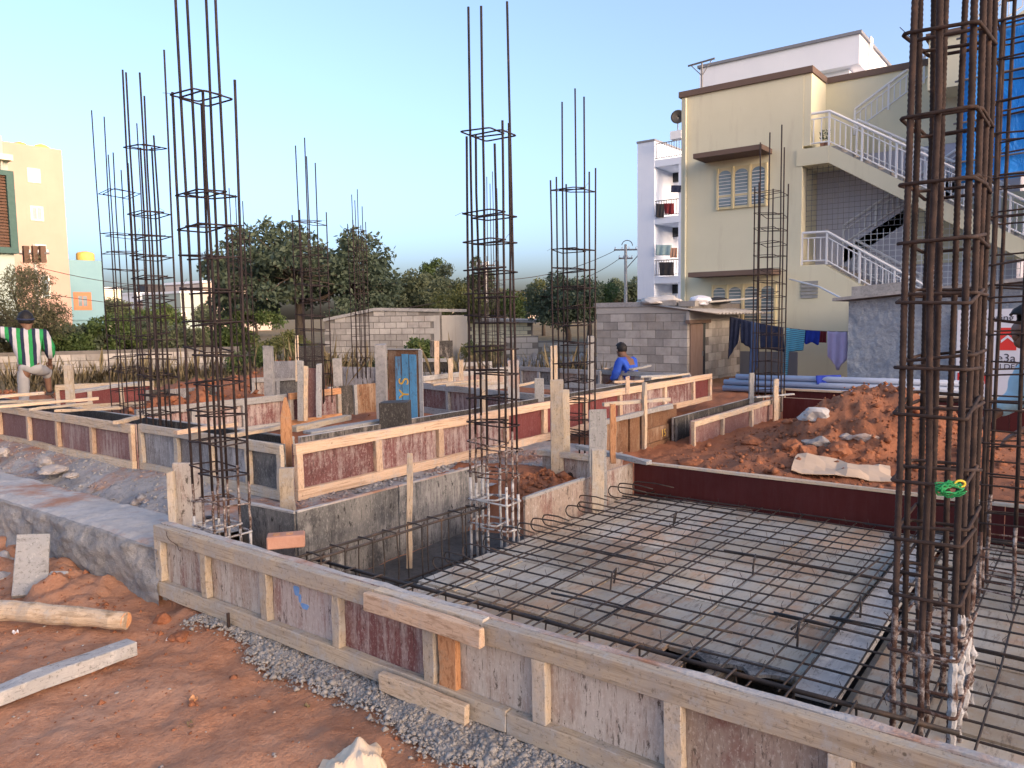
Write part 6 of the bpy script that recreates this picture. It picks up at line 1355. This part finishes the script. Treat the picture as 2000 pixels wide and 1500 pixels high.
def person(loc, yaw, pose, shirt, trousers, label, bare=True, hair='hair', band=None):
    """pose gives joint positions, x to the person's right, y forward, z up from the ground under the pelvis"""
    g = {k_: V3(v_) for k_, v_ in pose.items() if k_ != 'cuffR'}
    J = {}; E = []
    def j(n, r, ry=None, p=None): J[n] = (g[n] if p is None else p, r, ry or r)
    j('pelvis', .125, .10); j('waist', .13, .1); j('chest', .145, .105); j('neck', .05); j('head', .084, .096); j('crown', .066, .076)
    E += [('pelvis', 'waist'), ('waist', 'chest'), ('chest', 'neck'), ('neck', 'head'), ('head', 'crown')]
    fw = g['face']; fw = fw/np.linalg.norm(fw); J['nose'] = (g['head']+fw*.1-V3((0, 0, .012)), .016, .016); J['chin'] = (g['head']+fw*.06-V3((0, 0, .085)), .034, .034); E += [('head', 'nose'), ('head', 'chin')]
    sd2 = np.cross(fw, V3((0, 0, 1))); sd2 /= np.linalg.norm(sd2)
    for s, n in ((1, 'earR'), (-1, 'earL')): J[n] = (g['head']+sd2*s*.092-V3((0, 0, .01)), .014, .02); E.append(('head', n))
    for s in 'LR':
        for n, r in (('sho', .062), ('elb', .042), ('wri', .029)): j(n+s, r)
        E += [('chest', 'sho'+s), ('sho'+s, 'elb'+s), ('elb'+s, 'wri'+s)]; add_hand(J, E, 'wri'+s, 'elb'+s, 'h'+s)
        for n, r in (('hip', .085), ('kne', .058), ('ank', .037)): j(n+s, r)
        toe = g['toe'+s]; J['toe'+s] = (toe, .034, .028); J['heel'+s] = (g['ank'+s]*1.0+V3((0, -.03, -.035)), .034, .034)
        E += [('pelvis', 'hip'+s), ('hip'+s, 'kne'+s), ('kne'+s, 'ank'+s), ('ank'+s, 'heel'+s), ('ank'+s, 'toe'+s)]
    T = Matrix.Translation(Vector([float(x) for x in loc])) @ Matrix.Rotation(yaw, 4, 'Z')
    def fin(me): me.transform(T); return me
    body = ob('person', fin(skin_mesh('person', J, E)), 'skin', label=label, cat='person')
    def cloth(nm, names, edges, grow, mat, cut=None):
        JJ = {n: (J[n][0], J[n][1]+grow, J[n][2]+grow) for n in names}
        for n, f_, r_ in (cut or []):
            a, b = n; JJ[b+'_c'] = (J[a][0]+(J[b][0]-J[a][0])*f_, r_, r_); edges = edges+[(a, b+'_c')]
        me = skin_mesh(nm, JJ, edges, 2 if loc[1] > 5 else 3)
        from mathutils import noise as mn
        for v in me.vertices:
            c_ = v.co; f_ = mn.noise(Vector((c_.x*7, c_.y*7, c_.z*13)))*.014+mn.noise(Vector((c_.x*16+3, c_.y*16, c_.z*22)))*.006; v.co = c_+v.normal*f_
        return ob(nm, fin(me), mat, body)
    cloth('shirt', ['waist', 'pelvis', 'chest', 'hipL', 'hipR', 'shoL', 'shoR', 'elbL', 'elbR'], [('waist', 'pelvis'), ('pelvis', 'hipL'), ('pelvis', 'hipR'), ('waist', 'chest'), ('chest', 'shoL'), ('chest', 'shoR'), ('shoL', 'elbL'), ('shoR', 'elbR')], .034, shirt, [(('elbL', 'wriL'), .62, .05), (('elbR', 'wriR'), .62, .05), (('chest', 'neck'), .5, .125)])
    cloth('trousers', ['pelvis', 'hipL', 'hipR', 'kneL', 'kneR'], [('pelvis', 'hipL'), ('pelvis', 'hipR'), ('hipL', 'kneL'), ('hipR', 'kneR')], .010, trousers, [(('pelvis', 'waist'), .45, .128), (('kneL', 'ankL'), .8, .06), (('kneR', 'ankR'), pose.get('cuffR', (.8,))[0], .065)])
    import bmesh
    from mathutils import noise as mn
    bm = bmesh.new(); bmesh.ops.create_icosphere(bm, subdivisions=4, radius=1); hc = g['head']*.62+g['crown']*.38
    ax = sd2; up3 = g['crown']-g['head']; up3 = up3/np.linalg.norm(up3); f3 = np.cross(up3, ax); f3 = f3 if f3@fw > 0 else -f3
    kill = [v for v in bm.verts if (v.co.y > .28 and v.co.z < .42) or v.co.z < -.42 or (v.co.y > .0 and v.co.z < -.1)]
    bmesh.ops.delete(bm, geom=kill, context='VERTS')
    for v in bm.verts:
        n_ = 1+.05*mn.noise(v.co*4)+.03*mn.noise(v.co*11); q = hc+(ax*v.co.x*.098+f3*v.co.y*.116+up3*v.co.z*.126)*n_; v.co = Vector(q)
    me = bpy.data.meshes.new('hair'); bm.to_mesh(me); bm.free(); hm = fin(me); hm.shade_smooth(); ho = ob('hair', hm, hair, body); ho.modifiers.new('s', 'SOLIDIFY').thickness = .012
    if band:
        c = g['head']+V3((0, 0, .03)); up2 = V3((0, 0, 1)); pts = [c+(sd2*math.cos(a)*.096+fw*(math.sin(a)*.112-.008))+V3((0, 0, .012*math.sin(a))) for a in np.arange(0, 6.28, .3)]
        m = MB().tube(pts, .013, 8, closed=True); me = m.mesh('headband'); me.transform(T); me.shade_smooth(); ob('headband', me, band, body)
    for s in 'LR':
        a = g['heel'+s] if 'heel'+s in g else g['ank'+s]+V3((0, -.06, -.06)); b = g['toe'+s]+V3((0, .04, -.028)); m = MB().bar(a, b, .09, .025, (0, 0, 1), 3); me = m.mesh('slipper'); me.transform(T); ob('slipper', me, 'slipper', body)
    for s in (-1, 1):
        c = g['head']+fw*.088+sd2*s*.032+V3((0, 0, .014)); me = MB().tube([c-fw*.006, c, c+fw*.006], [.004, .011, .004], 8).mesh('eye'); me.transform(T); ob('eye', me, 'hair', body)
    return body
# stripes of the shirt follow the width of the back
k = mk('shirt_stripes', .9, .2); yaw1 = HEAD+math.radians(31)-math.pi/2
loc1 = AD(62, 760, 10.7); loc1 = (loc1[0], loc1[1], .22)
mp = k.n('ShaderNodeMapping'); mp.vector_type = 'TEXTURE'; mp.inputs['Location'].default_value = (loc1[0], loc1[1], 0); mp.inputs['Rotation'].default_value = (0, 0, yaw1); k.l(k.g, mp.inputs['Vector'])
sx_ = k.n('ShaderNodeSeparateXYZ'); k.l(mp.outputs[0], sx_.inputs[0])
wv = k.math('FRACT', k.math('MULTIPLY', k.math('ADD', k.math('ADD', sx_.outputs[0], k.math('MULTIPLY', k.noise(5, 2), .03)), 3.), 7.4))
k.col(k.ramp(wv, [(0, (.44, .44, .47)), (.33, (.025, .25, .075)), (.66, (.02, .025, .055)), (.97, (.44, .44, .47))], 'CONSTANT')); k.bump(k.noise(9, 5, .6, None, .6), .9, .03)
pose1 = dict(pelvis=(0, 0, .93), waist=(0, .02, 1.08), chest=(.0, .03, 1.29), neck=(0, .03, 1.45), head=(-.015, .055, 1.555), crown=(-.015, .05, 1.625), face=(-.15, 1, .0),
    shoL=(-.19, .03, 1.40), elbL=(-.46, .10, 1.42), wriL=(-.70, .14, 1.43), shoR=(.19, .03, 1.39), elbR=(.25, .02, 1.13), wriR=(.24, .18, .98),
    hipL=(-.09, 0, .86), kneL=(-.10, .05, .48), ankL=(-.10, .0, .09), toeL=(-.11, .14, .04), hipR=(.10, .01, .86), kneR=(.19, .36, .84), ankR=(.2, .38, .56), toeR=(.22, .54, .53), cuffR=(.45,))
person(loc1, yaw1, pose1, 'shirt_stripes', 'cloth_grey', 'man in green, white and navy striped shirt seen from behind at left', band='cloth_navy')
# man in the blue shirt bending forward, head to the left
loc2 = AD(1228, 715, 13.8); yaw2 = HEAD+math.radians(42)-math.pi/2
pose2 = dict(pelvis=(0, -.10, .76), waist=(0, -.06, .90), chest=(0, .04, 1.10), neck=(0, .12, 1.25), head=(0, .175, 1.34), crown=(0, .18, 1.41), face=(0, 1, -.55),
    shoL=(-.18, .06, 1.18), elbL=(-.24, .10, .90), wriL=(-.18, .30, .78), shoR=(.18, .06, 1.18), elbR=(.24, .08, .90), wriR=(.18, .28, .76),
    hipL=(-.1, -.08, .70), kneL=(-.14, .12, .42), ankL=(-.12, -.1, .08), toeL=(-.13, .06, .03), hipR=(.1, -.08, .70), kneR=(.14, .16, .42), ankR=(.12, -.06, .08), toeR=(.13, .1, .03))
person((loc2[0], loc2[1], -.24), yaw2, pose2, 'cloth_blue', 'cloth_dark', 'man in a bright blue shirt bending over the formwork before the block shed')
# man in the pale blue shirt at the right picture edge
loc3 = AD(2092, 1100, 4.6); yaw3 = HEAD-math.radians(33.7)+math.radians(118)-math.pi/2
pose3 = dict(pelvis=(0, -.12, .88), waist=(0, -.05, 1.0), chest=(0, .10, 1.17), neck=(0, .22, 1.33), head=(0, .30, 1.43), crown=(0, .30, 1.495), face=(0, 1, -.6),
    shoL=(-.2, .12, 1.25), elbL=(-.27, .2, .98), wriL=(-.2, .40, .86), shoR=(.2, .12, 1.25), elbR=(.27, .22, .98), wriR=(.2, .42, .86),
    hipL=(-.1, -.1, .82), kneL=(-.12, .05, .46), ankL=(-.12, -.06, .08), toeL=(-.13, .10, .03), hipR=(.1, -.1, .82), kneR=(.12, .09, .46), ankR=(.12, -.02, .08), toeR=(.13, .14, .03))
person((loc3[0], loc3[1], .2), yaw3, pose3, 'cloth_sky', 'cloth_dark', 'man in a pale blue shirt stooping at the right picture edge behind the cages')
